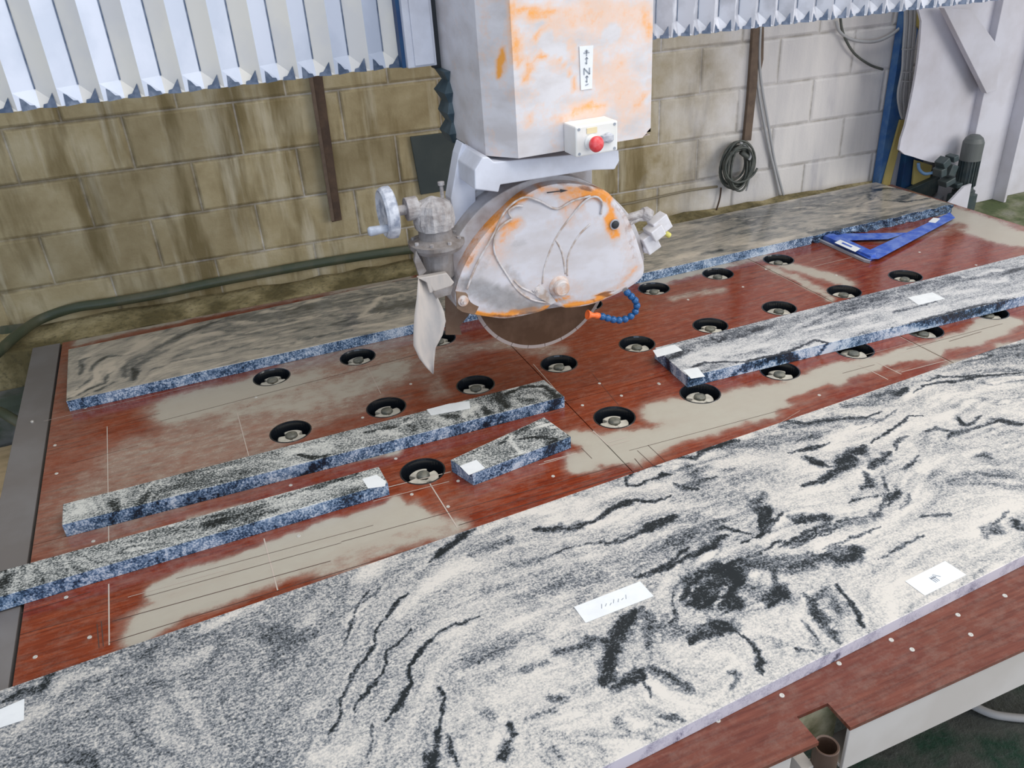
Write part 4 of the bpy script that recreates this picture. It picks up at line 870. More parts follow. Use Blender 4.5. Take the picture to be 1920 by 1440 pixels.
# ---------------------------------------------------------------- saw head
ZB = 0.80
head = thing('bridge_saw_head', (0.80, 0.158, 0.205), 'white and orange saw head with round blade guard hanging over the table', 'saw')
b0 = onz(838, 250, ZB); b1 = onz(911, 292, ZB); b2 = onz(972, 297, ZB); b3 = onz(1212, 257, ZB)
xl = 0.575
sec = [Vector((b1.x, b0.y, 0)), Vector((b1.x, b1.y, 0)), Vector((b2.x, b2.y, 0)), Vector((b3.x + 0.012, b2.y, 0)), Vector((b3.x + 0.012, b0.y, 0))]
def housing():
    pts = []; seg = []
    for i in range(len(sec) - 1):
        L_ = (sec[i + 1] - sec[i]).length; n = max(2, int(L_ / 0.012))
        for k in range(n): pts.append(sec[i].lerp(sec[i + 1], k / n))
    pts.append(sec[-1]); m_ = len(pts)
    zs_ = [ZB + 0.012 * k for k in range(76)]; V = []; F = []
    for z in zs_:
        for p in pts:
            zz = z
            # clipped lower right corner of the front sheet
            V.append(Vector((p.x, p.y, zz + (max(0, 0.022 - (1 - 0) * abs(p.x - sec[3].x)) if z < ZB + 0.001 and abs(p.y - sec[3].y) < 0.3 and p.x > sec[3].x - 0.022 else 0))))
    for j in range(len(zs_) - 1):
        for i in range(m_ - 1): F.append([j * m_ + i, j * m_ + i + 1, (j + 1) * m_ + i + 1, (j + 1) * m_ + i])
    k = len(V)
    for p in (sec[0], sec[1], sec[2], sec[3], sec[4]): V.append(Vector((p.x, p.y, ZB + 0.004)))
    F.append([k, k + 1, k + 2, k + 3, k + 4])
    for p in (sec[0], sec[1], sec[2], sec[3], sec[4]): V.append(Vector((p.x, p.y, zs_[-1])))
    F.append([k + 5, k + 6, k + 7, k + 8, k + 9]); F.append([k, k + 4, k + 9, k + 5])
    A = np.array([tuple(v) for v in V])
    f_ = (sec[2].y - CAM[1]) / (A[:, 1] - CAM[1]); u = CAM[0] + (A[:, 0] - CAM[0]) * f_; v = CAM[2] + (A[:, 2] - CAM[2]) * f_
    u = np.clip(u, -1, 3)
    S_ = [(780, 0, 4, [
      (0.50, 120, [(1000, 150), (1300, 150), (1650, 150)]), (0.47, 110, [(1500, 500), (1600, 800)]), (0.48, 60, [(1200, 800), (1400, 820)]), (0.45, 70, [(1350, 450), (1400, 650)]),
      (0.72, 40, [(800, 60), (950, 70), (1050, 60)]), (0.70, 34, [(740, 0), (740, 200), (760, 350), (780, 480)]), (0.95, 42, [(680, 380), (650, 470), (650, 540)]), (0.66, 30, [(760, 400), (860, 480), (840, 600)]),
      (0.68, 26, [(900, 430), (1040, 460), (1130, 560), (1180, 660)]), (0.68, 26, [(870, 270), (930, 170)]), (0.80, 14, [(940, 610)]), (0.66, 40, [(1720, 100), (1740, 260)]), (0.70, 30, [(1200, 820), (1320, 790), (1400, 800)]), (0.55, 30, [(1050, 900), (1150, 860)]),
      (0.50, 24, [(820, 840), (850, 950), (820, 1030)]), (0.74, 10, [(485, 400), (488, 560)]), (0.62, 22, [(1650, 780), (1700, 700)]), (0.6, 20, [(1450, 130), (1440, 200)]), (0.5, 30, [(1100, 350), (1180, 440)]),
      (0.10, 46, [(950, 300), (980, 380), (1060, 400)]), (0.10, 30, [(880, 170), (920, 150)]), (0.08, 80, [(600, 900), (700, 1050), (950, 1100)]), (0.1, 60, [(950, 650), (1000, 720), (1080, 640)]), (0.12, 50, [(1450, 250), (1500, 200)]), (0.08, 50, [(600, 650), (640, 800)]), (0.1, 50, [(620, 60), (600, 200)])])]
    conv = lambda a, b: ony(a, b, sec[2].y)
    O_ = paint(u, v, 0.27, S_, conv, to2=lambda p: (p.x, p.z), warp=0.02, wf=14)
    O_[A[:, 0] < sec[1].x + 1e-4] = 0.16
    R_ = np.zeros(len(A)); k_ = (A[:, 0] < sec[1].x + 1e-4); R_[k_] = 0.10 + 0.26 * np.clip((1.05 - A[k_, 2]) / 0.25, 0, 1)
    return mesh('housing', V, F, M_worn, head, attrs={'orange': O_, 'rust': R_})
H = housing()
# sticker with arrows and a Z on the housing front
yf = sec[2].y - 0.001
LP = [ony(1086, 87, yf), ony(1112, 85, yf), ony(1110, 166, yf), ony(1089, 169, yf)]
lab = mesh('axis_sticker', *prism(LP, (0, -0.0012, 0)), M_paper, H, label='white sticker with arrows and the letter Z')
cx = (LP[0].x + LP[1].x) / 2; V = []; F = []
def stroke(pts, wd=0.0011, y=yf - 0.0022):
    global V, F
    for a, b in zip(pts[:-1], pts[1:]):
        a = Vector((a[0], y, a[1])); b = Vector((b[0], y, b[1])); d = (b - a).normalized(); n = Vector((-d.z, 0, d.x)) * wd
        vv, ff = prism([a - n, b - n, b + n, a + n], (0, 0.0008, 0)); k = len(V); V += vv; F += [[i + k for i in f] for f in ff]
z0_, z1_ = LP[3].z, LP[0].z; hh = z1_ - z0_
for (f0, kind_) in ((0.84, 'cross'), (0.66, 'arrow'), (0.42, 'Z'), (0.24, 'arrow'), (0.10, 'tick')):
    zc = z0_ + hh * f0; s = 0.0075
    if kind_ == 'cross': stroke([(cx, zc - s), (cx, zc + s)]); stroke([(cx - s, zc), (cx + s, zc)]); stroke([(cx - s * .6, zc + s * .5), (cx + s * .6, zc + s * .5)])
    elif kind_ == 'arrow': stroke([(cx, zc - s), (cx, zc + s)]); stroke([(cx - s * .5, zc - s * .5), (cx, zc - s)]); stroke([(cx + s * .5, zc + s * .5), (cx, zc + s)]); stroke([(cx - s * .5, zc + s * .5), (cx, zc + s)])
    elif kind_ == 'Z': stroke([(cx - s, zc - s), (cx - s, zc + s), (cx + s, zc - s), (cx + s, zc + s)], 0.0014)
    else: stroke([(cx - s * .6, zc), (cx + s * .5, zc + s * .3)])
mesh('lettering', V, F, M_ink, lab)

# control box
cy = sec[2].y
q = [ony(a, b, cy - 0.068) for a, b in ((1082, 236), (1157, 224), (1157, 286), (1082, 296))]
q = [ony(a, b, cy - 0.068) for a, b in ((1079, 240), (1158, 224), (1159, 281), (1080, 297))]
zc0 = (q[2].z + q[3].z) / 2; zc1 = (q[0].z + q[1].z) / 2; xa, xb = (q[0].x + q[3].x) / 2, (q[1].x + q[2].x) / 2
cb = mesh('control_box', *box(xa, xb, cy - 0.068, cy, zc0, zc1), M_plast, head, bev=0.004)
yc = cy - 0.068
for (fx, fz) in ((.08, .1), (.92, .1), (.08, .9), (.92, .9)):
    mesh('cover_screw', *cyl((xa + (xb - xa) * fx, yc + .001, zc0 + (zc1 - zc0) * fz), (xa + (xb - xa) * fx, yc - .0012, zc0 + (zc1 - zc0) * fz), .0035, 14), M_ink, cb)
bx = xa + (xb - xa) * 0.36; bz = zc0 + (zc1 - zc0) * 0.44
mesh('button_collar', *lathe((bx, yc, bz), (0, -1, 0), [(0, .019), (.006, .019), (.008, .016), (.022, .015)], 32), M_plast, cb, smooth=False)
mesh('stop_button', *lathe((bx, yc - .020, bz), (0, -1, 0), [(0, .012), (.004, .0185), (.010, .0195), (.016, .016), (.019, .009), (.0198, 0.0)], 32), M_red, cb, smooth=True, label='red mushroom stop button')
gx = xa + (xb - xa) * 0.76
mesh('selector_switch', *join(lathe((gx, yc, bz + .004), (0, -1, 0), [(0, .013), (.008, .0125), (.010, .011)], 28), box(gx - .020, gx + .010, yc - .013, yc, bz - .002, bz + .012)), M_greyp, cb, bev=0.001)
mesh('name_strip', *box(xa + (xb - xa) * .26, xa + (xb - xa) * .5, yc - .0015, yc, zc0 + (zc1 - zc0) * .72, zc0 + (zc1 - zc0) * .9), plain('yellowed strip', (.72, .62, .38), .5), cb)

Z1 = lambda a, b: (660 + a / 3.0, 180 + b / 3.0)
def P1(pts, Y): return [ony(*Z1(a, b), Y) for a, b in pts]
# carriage and vertical bellows behind the housing
V = []; F = []
nb = 7; g0 = ony(818, 130, 0.40); g1 = ony(838, 262, 0.40)
mesh('carriage', *box(g0.x, 1.03, b0.y + 0.001, YB - 0.006, g0.z, 1.72), M_dark, head)
rr = random.Random(2)
for i in range(nb + 1):
    z = g0.z + 0.0 + (g1.z - g0.z) * i / nb; ins = (0.014 if i % 2 else 0.0) + rr.uniform(0, 0.006)
    x0_ = g0.x - 0.004 + ins
    V += [Vector((x0_, 0.335 + ins, z)), Vector((x0_, 0.43 - ins, z)), Vector((0.80 - ins, 0.43 - ins, z)), Vector((0.80 - ins, 0.335 + ins, z))]
for i in range(nb):
    for k in range(4): F.append([i * 4 + k, i * 4 + (k + 1) % 4, (i + 1) * 4 + (k + 1) % 4, (i + 1) * 4 + k])
F.append([0, 1, 2, 3]); F.append([nb * 4 + k for k in range(4)])
mesh('vertical_bellows', V, F, M_dkblue, head)

# yoke
beam = P1([(800, 372), (1500, 305), (1505, 365), (1478, 414), (1350, 418), (835, 500), (825, 542), (692, 526), (690, 420), (735, 345), (770, 345)], 0.075)
mesh('yoke_beam', *prism(beam, (0, 0.17, 0)), M_white, head, bev=0.003)
side = P1([(622, 262), (600, 330), (556, 580), (585, 790), (660, 720), (700, 640), (695, 530), (830, 540), (835, 350), (720, 330)], 0.20)
mesh('yoke_plate', *prism(side, (0, 0.05, 0)), M_white, head, bev=0.003)
mesh('yoke_plate', *prism(P1([(690, 480), (1352, 400), (1352, 520), (1200, 640), (690, 660)], 0.215), (0, 0.05, 0)), M_greyrim, head, bev=0.003)
mesh('spindle_motor', *cyl((0.76, 0.22, 0.45), (0.76, 0.42, 0.45), 0.085, 36), M_greyrim, head, bev=0.004)

# guard: rear shell and front plate
rear = [(590, 1190), (548, 1100), (540, 1000), (555, 900), (600, 790), (670, 690), (760, 600), (870, 530), (980, 480), (1080, 452), (1180, 446), (1280, 465), (1400, 520), (1500, 600), (1580, 700), (1630, 830), (1640, 960), (1560, 1060), (1350, 1150), (1100, 1200), (850, 1240), (680, 1225)]
front = [(600, 1188), (580, 1120), (598, 1040), (640, 940), (700, 840), (780, 740), (870, 650), (960, 570), (1060, 515), (1180, 492), (1300, 500), (1420, 530), (1480, 590), (1540, 670), (1590, 780), (1625, 890), (1642, 960), (1628, 1020), (1560, 1075), (1450, 1130), (1330, 1175), (1200, 1190), (1130, 1170), (1080, 1205), (960, 1235), (860, 1250), (760, 1240), (680, 1225)]
YF = 0.105
def dense(P, closed=True, sub=3):
    out = []; n = len(P)
    for i in range(n):
        a, b = Vector(P[i]), Vector(P[(i + 1) % n])
        p0, p3 = Vector(P[i - 1]), Vector(P[(i + 2) % n])
        for k in range(sub):
            t = k / sub
            out.append(0.5 * ((2 * a) + (b - p0) * t + (2 * p0 - 5 * a + 4 * b - p3) * t * t + (3 * a - p0 - 3 * b + p3) * t ** 3))
    return out
rp = dense(P1(rear, 0.145)); 
mesh('guard_shell', *prism(rp, (0, 0.075, 0)), M_greyrim, head, bev=0.003)
fp = dense(P1(front, YF)); cen = Vector((sum(p.x for p in fp) / len(fp), YF, sum(p.z for p in fp) / len(fp)))
def guard_front():
    V = []; F = []; n = len(fp); rings = 22; R_ = []
    for k in range(rings):
        f = 1 - k / rings
        for p in fp:
            dome = -0.010 * (1 - f ** 4) if f < 0.93 else -0.004 * (1 - f) / 0.07
            V.append(Vector((cen.x + (p.x - cen.x) * f, YF + dome, cen.z + (p.z - cen.z) * f))); R_.append(0.45 * max(0, (f - 0.92) / 0.08))
    V.append(Vector((cen.x, YF - 0.010, cen.z))); R_.append(0)
    for k in range(rings - 1):
        for i in range(n): F.append([k * n + i, k * n + (i + 1) % n, (k + 1) * n + (i + 1) % n, (k + 1) * n + i])
    for i in range(n): F.append([(rings - 1) * n + i, (rings - 1) * n + (i + 1) % n, rings * n])
    b = len(V)
    for p in fp: V.append(Vector((p.x, 0.146, p.z))); R_.append(0.40)
    for i in range(n): F.append([i, (i + 1) % n, b + (i + 1) % n, b + i])
    A = np.array([tuple(v) for v in V]); R_ = np.array(R_)
    S_ = [(660, 180, 3, [
      (0.85, 34, [(760, 760), (830, 660), (880, 610), (960, 580), (1030, 600)]), (0.62, 26, [(640, 960), (700, 850), (760, 760)]), (0.82, 50, [(880, 740), (930, 720)]), (0.70, 40, [(850, 800), (880, 860)]), (0.55, 50, [(760, 850), (800, 900), (900, 850)]),
      (0.72, 34, [(1060, 520), (1150, 550), (1240, 540), (1300, 530)]), (0.62, 40, [(1060, 600), (1200, 620), (1300, 600)]), (0.85, 30, [(1330, 550), (1400, 540), (1440, 580)]), (0.86, 36, [(1430, 660), (1450, 720), (1470, 790)]),
      (0.92, 16, [(700, 1225), (850, 1230), (1000, 1205), (1110, 1180)]), (0.92, 16, [(1190, 1180), (1350, 1150), (1450, 1110)]), (0.85, 12, [(1130, 1140), (1200, 1130)]), (0.6, 20, [(1600, 960), (1500, 1080)]),
      (0.05, 60, [(1000, 650), (1100, 620)]), (0.12, 130, [(1000, 850), (1250, 850), (1400, 950)]), (0.05, 60, [(750, 1050), (850, 1120)]), (0.5, 30, [(1210, 640), (1200, 700)]), (0.05, 24, [(900, 670), (1050, 640)]), (0.05, 26, [(1330, 620), (1400, 640)])])]
    conv = lambda a, b_: ony(a, b_, YF)
    O_ = paint(A[:, 0], A[:, 2], 0.29, S_, conv, to2=lambda p: (p.x, p.z), warp=0.014, wf=22)
    S2 = [(660, 180, 3, [(0.42, 14, [(600, 1060), (660, 940), (740, 800), (830, 690)]), (0.75, 10, [(1240, 505), (1400, 530)]), (0.6, 10, [(700, 1235), (900, 1240), (1100, 1195)]), (0.7, 12, [(1350, 1140), (1500, 1090)]), (0.5, 12, [(1480, 640), (1590, 820), (1620, 920)]), (0.42, 40, [(1580, 800), (1600, 900)])])]
    R2 = paint(A[:, 0], A[:, 2], 0.0, S2, conv, to2=lambda p: (p.x, p.z), warp=0.014, wf=22)
    S3 = [(660, 180, 3, [(0.62, 60, [(640, 1060), (760, 1100), (900, 1160), (1020, 1190)]), (0.4, 30, [(880, 980), (960, 1080)]), (0.34, 26, [(700, 1000), (780, 900)]), (0.36, 20, [(1060, 1120), (1180, 1150)]), (0.34, 24, [(900, 830), (960, 800)])])]
    W3 = paint(A[:, 0], A[:, 2], 0.10, S3, conv, to2=lambda p: (p.x, p.z), warp=0.02, wf=16)
    return mesh('guard_cover', V, F, M_guard, head, attrs={'orange': O_, 'rust': np.maximum(R_, R2), 'wet': W3}, smooth=False)
GC = guard_front()
M_weld = plain('raised weld line', (0.60, 0.57, 0.57), 0.5, dirt=(0.34, 0.22, 0.14), dscale=40, damt=0.7)
for pts in ([(645, 1090), (700, 950), (790, 790), (860, 650), (960, 572), (1050, 590), (1150, 635), (1240, 590), (1340, 562)],
            [(1070, 1055), (1085, 950), (1145, 800), (1230, 680), (1310, 590), (1370, 566), (1408, 600), (1400, 665)],
            [(900, 690), (830, 740), (800, 810), (805, 890), (860, 990), (930, 1090), (1010, 1145), (1110, 1165)],
            [(900, 690), (880, 650), (920, 620), (960, 620)],
            [(1210, 1010), (1215, 900), (1270, 790), (1340, 720)],
            [(910, 1035), (950, 1075), (1020, 1110), (1100, 1150)],
            [(1140, 800), (1180, 880), (1200, 1000)]):
    mesh('pressed_rib', *tube(smoothpath(P1(pts, YF - 0.0092)), 0.0030, 8), M_weld, GC, smooth=True)
# hub, bolts, eye plug, arrow
hc = P1([(1163, 1068)], YF - 0.008)[0]
M_hubp = plain('dusty hub with rust', (0.62, 0.57, 0.55), 0.55, dirt=(0.55, 0.24, 0.08), dscale=40, damt=0.6)
mesh('hub_cap', *lathe(hc, (0, -1, 0), [(-.004, .032), (.004, .030), (.010, .024), (.024, .0225), (.027, .019), (.027, 0)], 36, 0.01, 3), M_hubp, GC, smooth=False)
for (a, b, r, s) in ((1037, 1088, .011, 6), (625, 1152, .012, 6)):
    p = P1([(a, b)], YF - 0.006)[0]
    mesh('bolt', *join(lathe(p, (0, -1, 0), [(-.002, r * 1.25), (.003, r * 1.25)], 24), lathe(p, (0, -1, 0), [(.003, r * .8), (.010, r * .8)], 6), lathe(p, (0, -1, 0), [(.010, r * .35), (.016, r * .35)], 12)), M_hubp, GC)
mesh('lock_tab', *prism(P1([(590, 1195), (585, 1100), (640, 1105), (720, 1175), (690, 1232), (620, 1215)], YF - 0.004), (0, 0.004, 0)), M_brown, GC, bev=0.001)
mesh('bolt_strap', *prism(P1([(1015, 1095), (1060, 1060), (1120, 1120), (1150, 1160), (1120, 1175), (1040, 1130)], YF - 0.013), (0, 0.005, 0)), M_weld, GC, bev=0.001)
p = P1([(1477, 722)], YF - 0.009)[0]
mesh('knob', *lathe(p, (0, -1, 0), [(0, .015), (.003, .0145), (.003, .011)], 24), M_greyp, GC)
mesh('knob_plug', *lathe(p, (0, -1, 0), [(.001, .0115), (.006, .011), (.009, .006), (.009, 0)], 24), M_dark, GC, smooth=True)
ar = P1([(1095, 541), (1170, 532), (1170, 524), (1215, 531), (1172, 543), (1172, 537), (1097, 547)], YF - 0.0085)
mesh('direction_arrow', *prism(ar, (0, -0.0008, 0)), M_inkd, GC, label='black rotation arrow')

# blade
bc = Vector((0.752, 0.158, 0.419)); BR_ = 0.214
bl = mesh('saw_blade', *lathe(bc - Vector((0, 0.0016, 0)), (0, 1, 0), [(0, 0.0), (0, BR_ - .009), (0.0032, BR_ - .009), (0.0032, 0.0)], 96), M_blade, head)
V = []; F = []; nseg = 24
for k in range(nseg):
    a0 = 2 * math.pi * k / nseg + .004; a1 = 2 * math.pi * (k + 1) / nseg - .004; base = len(V); m_ = 5
    for i in range(m_ + 1):
        t = a0 + (a1 - a0) * i / m_
        for (r, y) in ((BR_ - .010, -.0022), (BR_, -.0022), (BR_, .0022), (BR_ - .010, .0022)):
            V.append(bc + Vector((r * math.cos(t), y, r * math.sin(t))))
    for i in range(m_):
        for j in range(4): F.append([base + i * 4 + j, base + i * 4 + (j + 1) % 4, base + (i + 1) * 4 + (j + 1) % 4, base + (i + 1) * 4 + j])
    F.append([base, base + 1, base + 2, base + 3]); F.append([base + m_ * 4 + j for j in range(4)])
mesh('blade_segments', V, F, M_rim, bl)

# left gearbox, hand wheel
gp = P1([(455, 640)], 0.16)[0]; gy = 0.16
def zat(b, a=455): return P1([(a, b)], gy)[0].z
gx_ = gp.x
gb = mesh('gearbox', *join(lathe((gx_, gy, zat(740)), (0, 0, 1), [(0, .050), (.02, .054), (zat(640) - zat(740), .052), (zat(600) - zat(740), .044), (zat(590) - zat(740) + .006, .020), (zat(590) - zat(740) + .012, .006), (zat(590) - zat(740) + .013, 0)], 40, 0.055, 4)), M_crust, head)
mesh('gearbox_flange', *join(lathe((gx_, gy, zat(835)), (0, 0, 1), [(-.012, .066), (0, .074), (.010, .074), (.013, .060), (.020, .045), (zat(740) - zat(835), .044)], 48, 0.01, 5), lathe((gx_, gy, zat(835) - .012), (0, 0, -1), [(0, .045), (.03, .040), (zat(835) - zat(990), .040), (zat(835) - zat(1020), .030)], 32, 0.02, 6)), M_cast, gb)
for k in range(8):
    t = 2 * math.pi * k / 8 + .3
    mesh('flange_bolt', *cyl((gx_ + .061 * math.cos(t), gy + .061 * math.sin(t), zat(835) + .006), (gx_ + .061 * math.cos(t), gy + .061 * math.sin(t), zat(835) + .019), .0055, 6), M_crust, gb)
mesh('breather_bolt', *join(cyl((gx_ + .035, gy + .02, zat(600)), (gx_ + .035, gy + .02, zat(600) + .042), .005, 12), cyl((gx_ + .035, gy + .02, zat(600) + .036), (gx_ + .035, gy + .02, zat(600) + .044), .009, 12)), M_crust, gb)
ax0 = P1([(210, 655)], gy)[0]
mesh('wheel_shaft', *join(cyl((ax0.x, gy, ax0.z), (gx_ - .03, gy, ax0.z), .013, 20), cyl((gx_ - .072, gy, ax0.z), (gx_ - .040, gy, ax0.z), .030, 20)), M_crust, gb, bev=0.002)
hw = mesh('hand_wheel', *lathe((ax0.x - .010, gy, ax0.z), (1, 0, 0), [(0, .020), (0, .020), (-.004, .046), (-.010, .058), (-.004, .064), (.006, .066), (.018, .066), (.022, .060), (.016, .048), (.012, .020), (.026, .018), (.026, 0)], 40, 0.006, 8), M_wheel, head, smooth=False)
mesh('crank_handle', *lathe((ax0.x - .012, gy - .030, ax0.z - .030), (-1, 0, 0), [(0, .006), (.005, .011), (.018, .0105), (.050, .0125), (.055, .009), (.056, 0)], 20), plain('grey handle', (.50, .54, .62), .4, dirt=(.3, .33, .4), dscale=50, damt=.6), hw, smooth=True)
mesh('mount_bracket', *prism(P1([(360, 880), (410, 990), (400, 1030), (560, 1010), (560, 760), (500, 900)], 0.19), (0, 0.04, 0)), M_cast, head, bev=0.002)
mesh('link_plate', *prism(P1([(360, 870), (420, 985), (380, 1020), (352, 930)], 0.12), (0, 0.012, 0)), M_cast, head)

# splash flap
fl = [(786, 522), (800, 530), (812, 548), (826, 566), (836, 602), (828, 630), (815, 655), (812, 701), (800, 690), (786, 670), (775, 652), (775, 610), (782, 562)]
def flap():
    # two edges, rows of quads with a curl in depth
    Lf = [(784, 522), (781, 560), (777, 590), (775, 620), (775, 648), (786, 672), (800, 690), (811, 701)]
    Rt = [(808, 534), (822, 560), (832, 582), (836, 602), (830, 628), (817, 652), (814, 680), (813, 701)]
    V = []; F = []; n = 8; m_ = 6
    for s in (0, 1):
        for i in range(n):
            for k in range(m_ + 1):
                f = k / m_; u = Lf[i][0] * (1 - f) + Rt[i][0] * f; v = Lf[i][1] * (1 - f) + Rt[i][1] * f
                Y = 0.10 + 0.016 * math.sin(math.pi * f) * (1 - i / n) - 0.018 * math.sin(i / n * 3) + s * 0.004
                V.append(ony(u, v, Y))
    o = n * (m_ + 1)
    for i in range(n - 1):
        for k in range(m_):
            a = i * (m_ + 1) + k; F.append([a, a + 1, a + m_ + 2, a + m_ + 1]); F.append([o + a, o + a + m_ + 1, o + a + m_ + 2, o + a + 1])
        a = i * (m_ + 1); F.append([a, a + m_ + 1, o + a + m_ + 1, o + a]); a = a + m_; F.append([a, o + a, o + a + m_ + 1, a + m_ + 1])
    for i in (0, n - 1):
        for k in range(m_): a = i * (m_ + 1) + k; F.append([a, o + a, o + a + 1, a + 1])
    return mesh('splash_flap', V, F, M_flap, head, smooth=True)
flap()
mesh('flap_clamp', *prism([ony(a, b, 0.10) for a, b in ((784, 522), (838, 512), (852, 530), (838, 546), (806, 550), (800, 530))], (0, 0.020, 0)), M_flap, head, bev=0.002)
mesh('flap_clamp', *prism([ony(a, b, 0.095) for a, b in ((812, 548), (850, 536), (845, 552), (818, 560))], (0, 0.006, 0)), M_cast, head)
mesh('guide_plate', *prism([ony(a, b, 0.215) for a, b in ((836, 545), (858, 545), (880, 590), (862, 612), (866, 628), (836, 628))], (0, 0.008, 0)), M_brown, head, bev=0.001)

# valve cluster on the right
vy = 0.15
vb = mesh('coolant_valve', *join(tube(P1([(1530, 690), (1600, 670), (1665, 650)], vy), .011, 12), tube(P1([(1560, 715), (1610, 690), (1660, 690)], vy), .008, 12),
     lathe(P1([(1630, 650)], vy)[0], (1, 0, -0.6), [(0, .012), (.012, .020), (.03, .018), (.034, .008)], 14, .06, 3)), M_crust, head)
vp = P1([(1730, 720)], vy)[0]
vw = plain('white plastic valve', (0.68, 0.67, 0.70), 0.5, dirt=(0.5, 0.48, 0.48), dscale=30, damt=0.5)
def rotbox(c, hx, hy, hz, ang):
    V, F = box(-hx, hx, -hy, hy, -hz, hz); ca, sa = math.cos(ang), math.sin(ang)
    return [Vector((c[0] + v[0] * ca - v[2] * sa, c[1] + v[1], c[2] + v[0] * sa + v[2] * ca)) for v in V], F
mesh('valve_body', *join(rotbox(vp, .026, .020, .024, .5), rotbox(P1([(1670, 820)], vy)[0], .022, .020, .028, .45), rotbox(P1([(1700, 760)], vy - .01)[0], .020, .026, .018, .5), lathe(P1([(1660, 860)], vy)[0], (0.2, 0, 1), [(-.012, .010), (.0, .017), (.02, .017)], 16)), vw, vb, bev=0.003)
mesh('valve_tip', *cyl(P1([(1755, 765)], vy)[0], P1([(1785, 785)], vy)[0], .008, 14), plain('yellow plug', (.65, .6, .15), .5), vb)

# articulated coolant hose with nozzle
hp = smoothpath([ony(u, v, 0.10) for u, v in ((1173, 545), (1180, 553), (1190, 561), (1195, 572), (1192, 585), (1182, 594), (1168, 600), (1152, 600), (1138, 596), (1124, 592))], 4)
def resample(P, n):
    d = [0]
    for a, b in zip(P[:-1], P[1:]): d.append(d[-1] + (b - a).length)
    out = []
    for k in range(n):
        s = d[-1] * k / (n - 1); i = max(j for j in range(len(d)) if d[j] <= s + 1e-9); i = min(i, len(P) - 2)
        out.append(P[i].lerp(P[i + 1], (s - d[i]) / max(1e-9, d[i + 1] - d[i])))
    return out
hq = resample(hp, 12)
hose = None
hose = mesh('coolant_hose', *tube(hq, .0055, 12), M_blueh, head, smooth=True)
for a, b in zip(hq[:-1], hq[1:]):
    d = b - a; l = d.length
    mesh('hose_bead', *lathe(a, d, [(l * .02, .0062), (l * .15, .0092), (l * .45, .0108), (l * .72, .0100), (l * .80, .0066), (l * 1.02, .0062)], 18), M_blueh, hose, smooth=True)
n0 = hq[-1]; n1 = ony(1101, 590, 0.10); dd = n1 - n0; l = dd.length
mesh('hose_nozzle', *lathe(n0, dd, [(0, .008), (l * .25, .0095), (l * .4, .007), (l * .6, .0075), (l * .98, .0145), (l, .013), (l * .8, .007)], 20), M_orange, hose, smooth=True, label='orange flared nozzle')
mesh('hose_fitting', *cyl(ony(1170, 535, 0.13), hq[0], .009, 14), M_cast, head)

# ---------------------------------------------------------------- things on or by the wall
def wallquad(px, off, depth, name, mat, label, cat, **kw):
    P = [onwall(u, v, off) for u, v in px]
    return mesh(name, *prism(P, Vector(-WN) * depth), mat, None, label, cat, **kw)
lrail = wallquad([(573, 106), (598, 103), (640, 410), (621, 414)], 0.004, 0.022, 'steel_strap', M_rust, 'rusty brown steel strap fixed upright on wall left of saw head', 'strap', bev=0.002)
mesh('strap_lip', *prism([onwall(u, v, 0.026) for u, v in ((573, 106), (580, 105), (627, 413), (621, 414))], Vector(-WN) * 0.006), M_rust2, lrail)
st2 = thing('steel_strap', onwall(1398, 262, 0.004), 'rusty upright steel strap on pale wall above the coiled cable', 'strap')
mesh('strap_bar', *prism([onwall(u, v, 0.004) for u, v in ((1408, 50), (1419, 48), (1416, 150), (1404, 262), (1391, 262), (1399, 180))], Vector(-WN) * 0.02), M_rust2, st2, bev=0.001)
mesh('strap_bar', *prism([onwall(u, v, 0.004) for u, v in ((1420, 48), (1429, 47), (1428, 110), (1424, 130), (1421, 120))], Vector(-WN) * 0.015), M_rust2, st2)
wallquad([(768, 256), (905, 240), (905, 345), (788, 364)], 0.006, 0.012, 'wall_panel', M_gpanel, 'dark green rectangular panel on the wall behind the saw yoke', 'panel', bev=0.002)
hpts = [onwall(u, v, 0.03) for u, v in ((-60, 720), (-30, 690), (0, 655), (22, 632), (50, 608), (90, 588), (130, 578))]
hpts = [onz(u, v, z) for u, v, z in ((-70, 735, 0.03), (-35, 690, 0.03), (0, 657, 0.03), (36, 625, 0.032), (80, 597, 0.034))]
hpts += [onwall(u, v, 0.022) for u, v in ((140, 577), (200, 568), (300, 551), (400, 530), (500, 511), (600, 493), (700, 477), (790, 465), (900, 452))]
mesh('green_hose', *tube(smoothpath(hpts), 0.0195, 14), M_hose, None, 'thick green hose running along the foot of the block wall', 'hose', smooth=True)
mesh('green_hose', *tube(smoothpath([onz(-30, 762, -0.12), onz(0, 772, -0.125), onz(20, 783, -0.13), onz(42, 796, -0.15), onz(60, 806, -0.18)]), 0.018, 12), M_hose, None, 'short green hose end poking out left of the table frame', 'hose', smooth=True)
# thin pipe on the right half
mesh('thin_pipe', *tube(smoothpath([onwall(u, v, 0.012) for u, v in ((1100, 392), (1170, 383), (1215, 374), (1260, 364), (1300, 356), (1345, 350))]), 0.0055, 8), plain('dusty pipe', (.24, .20, .13), .6), None, 'thin brown pipe on the wall running to the coiled cable', 'pipe', smooth=True)
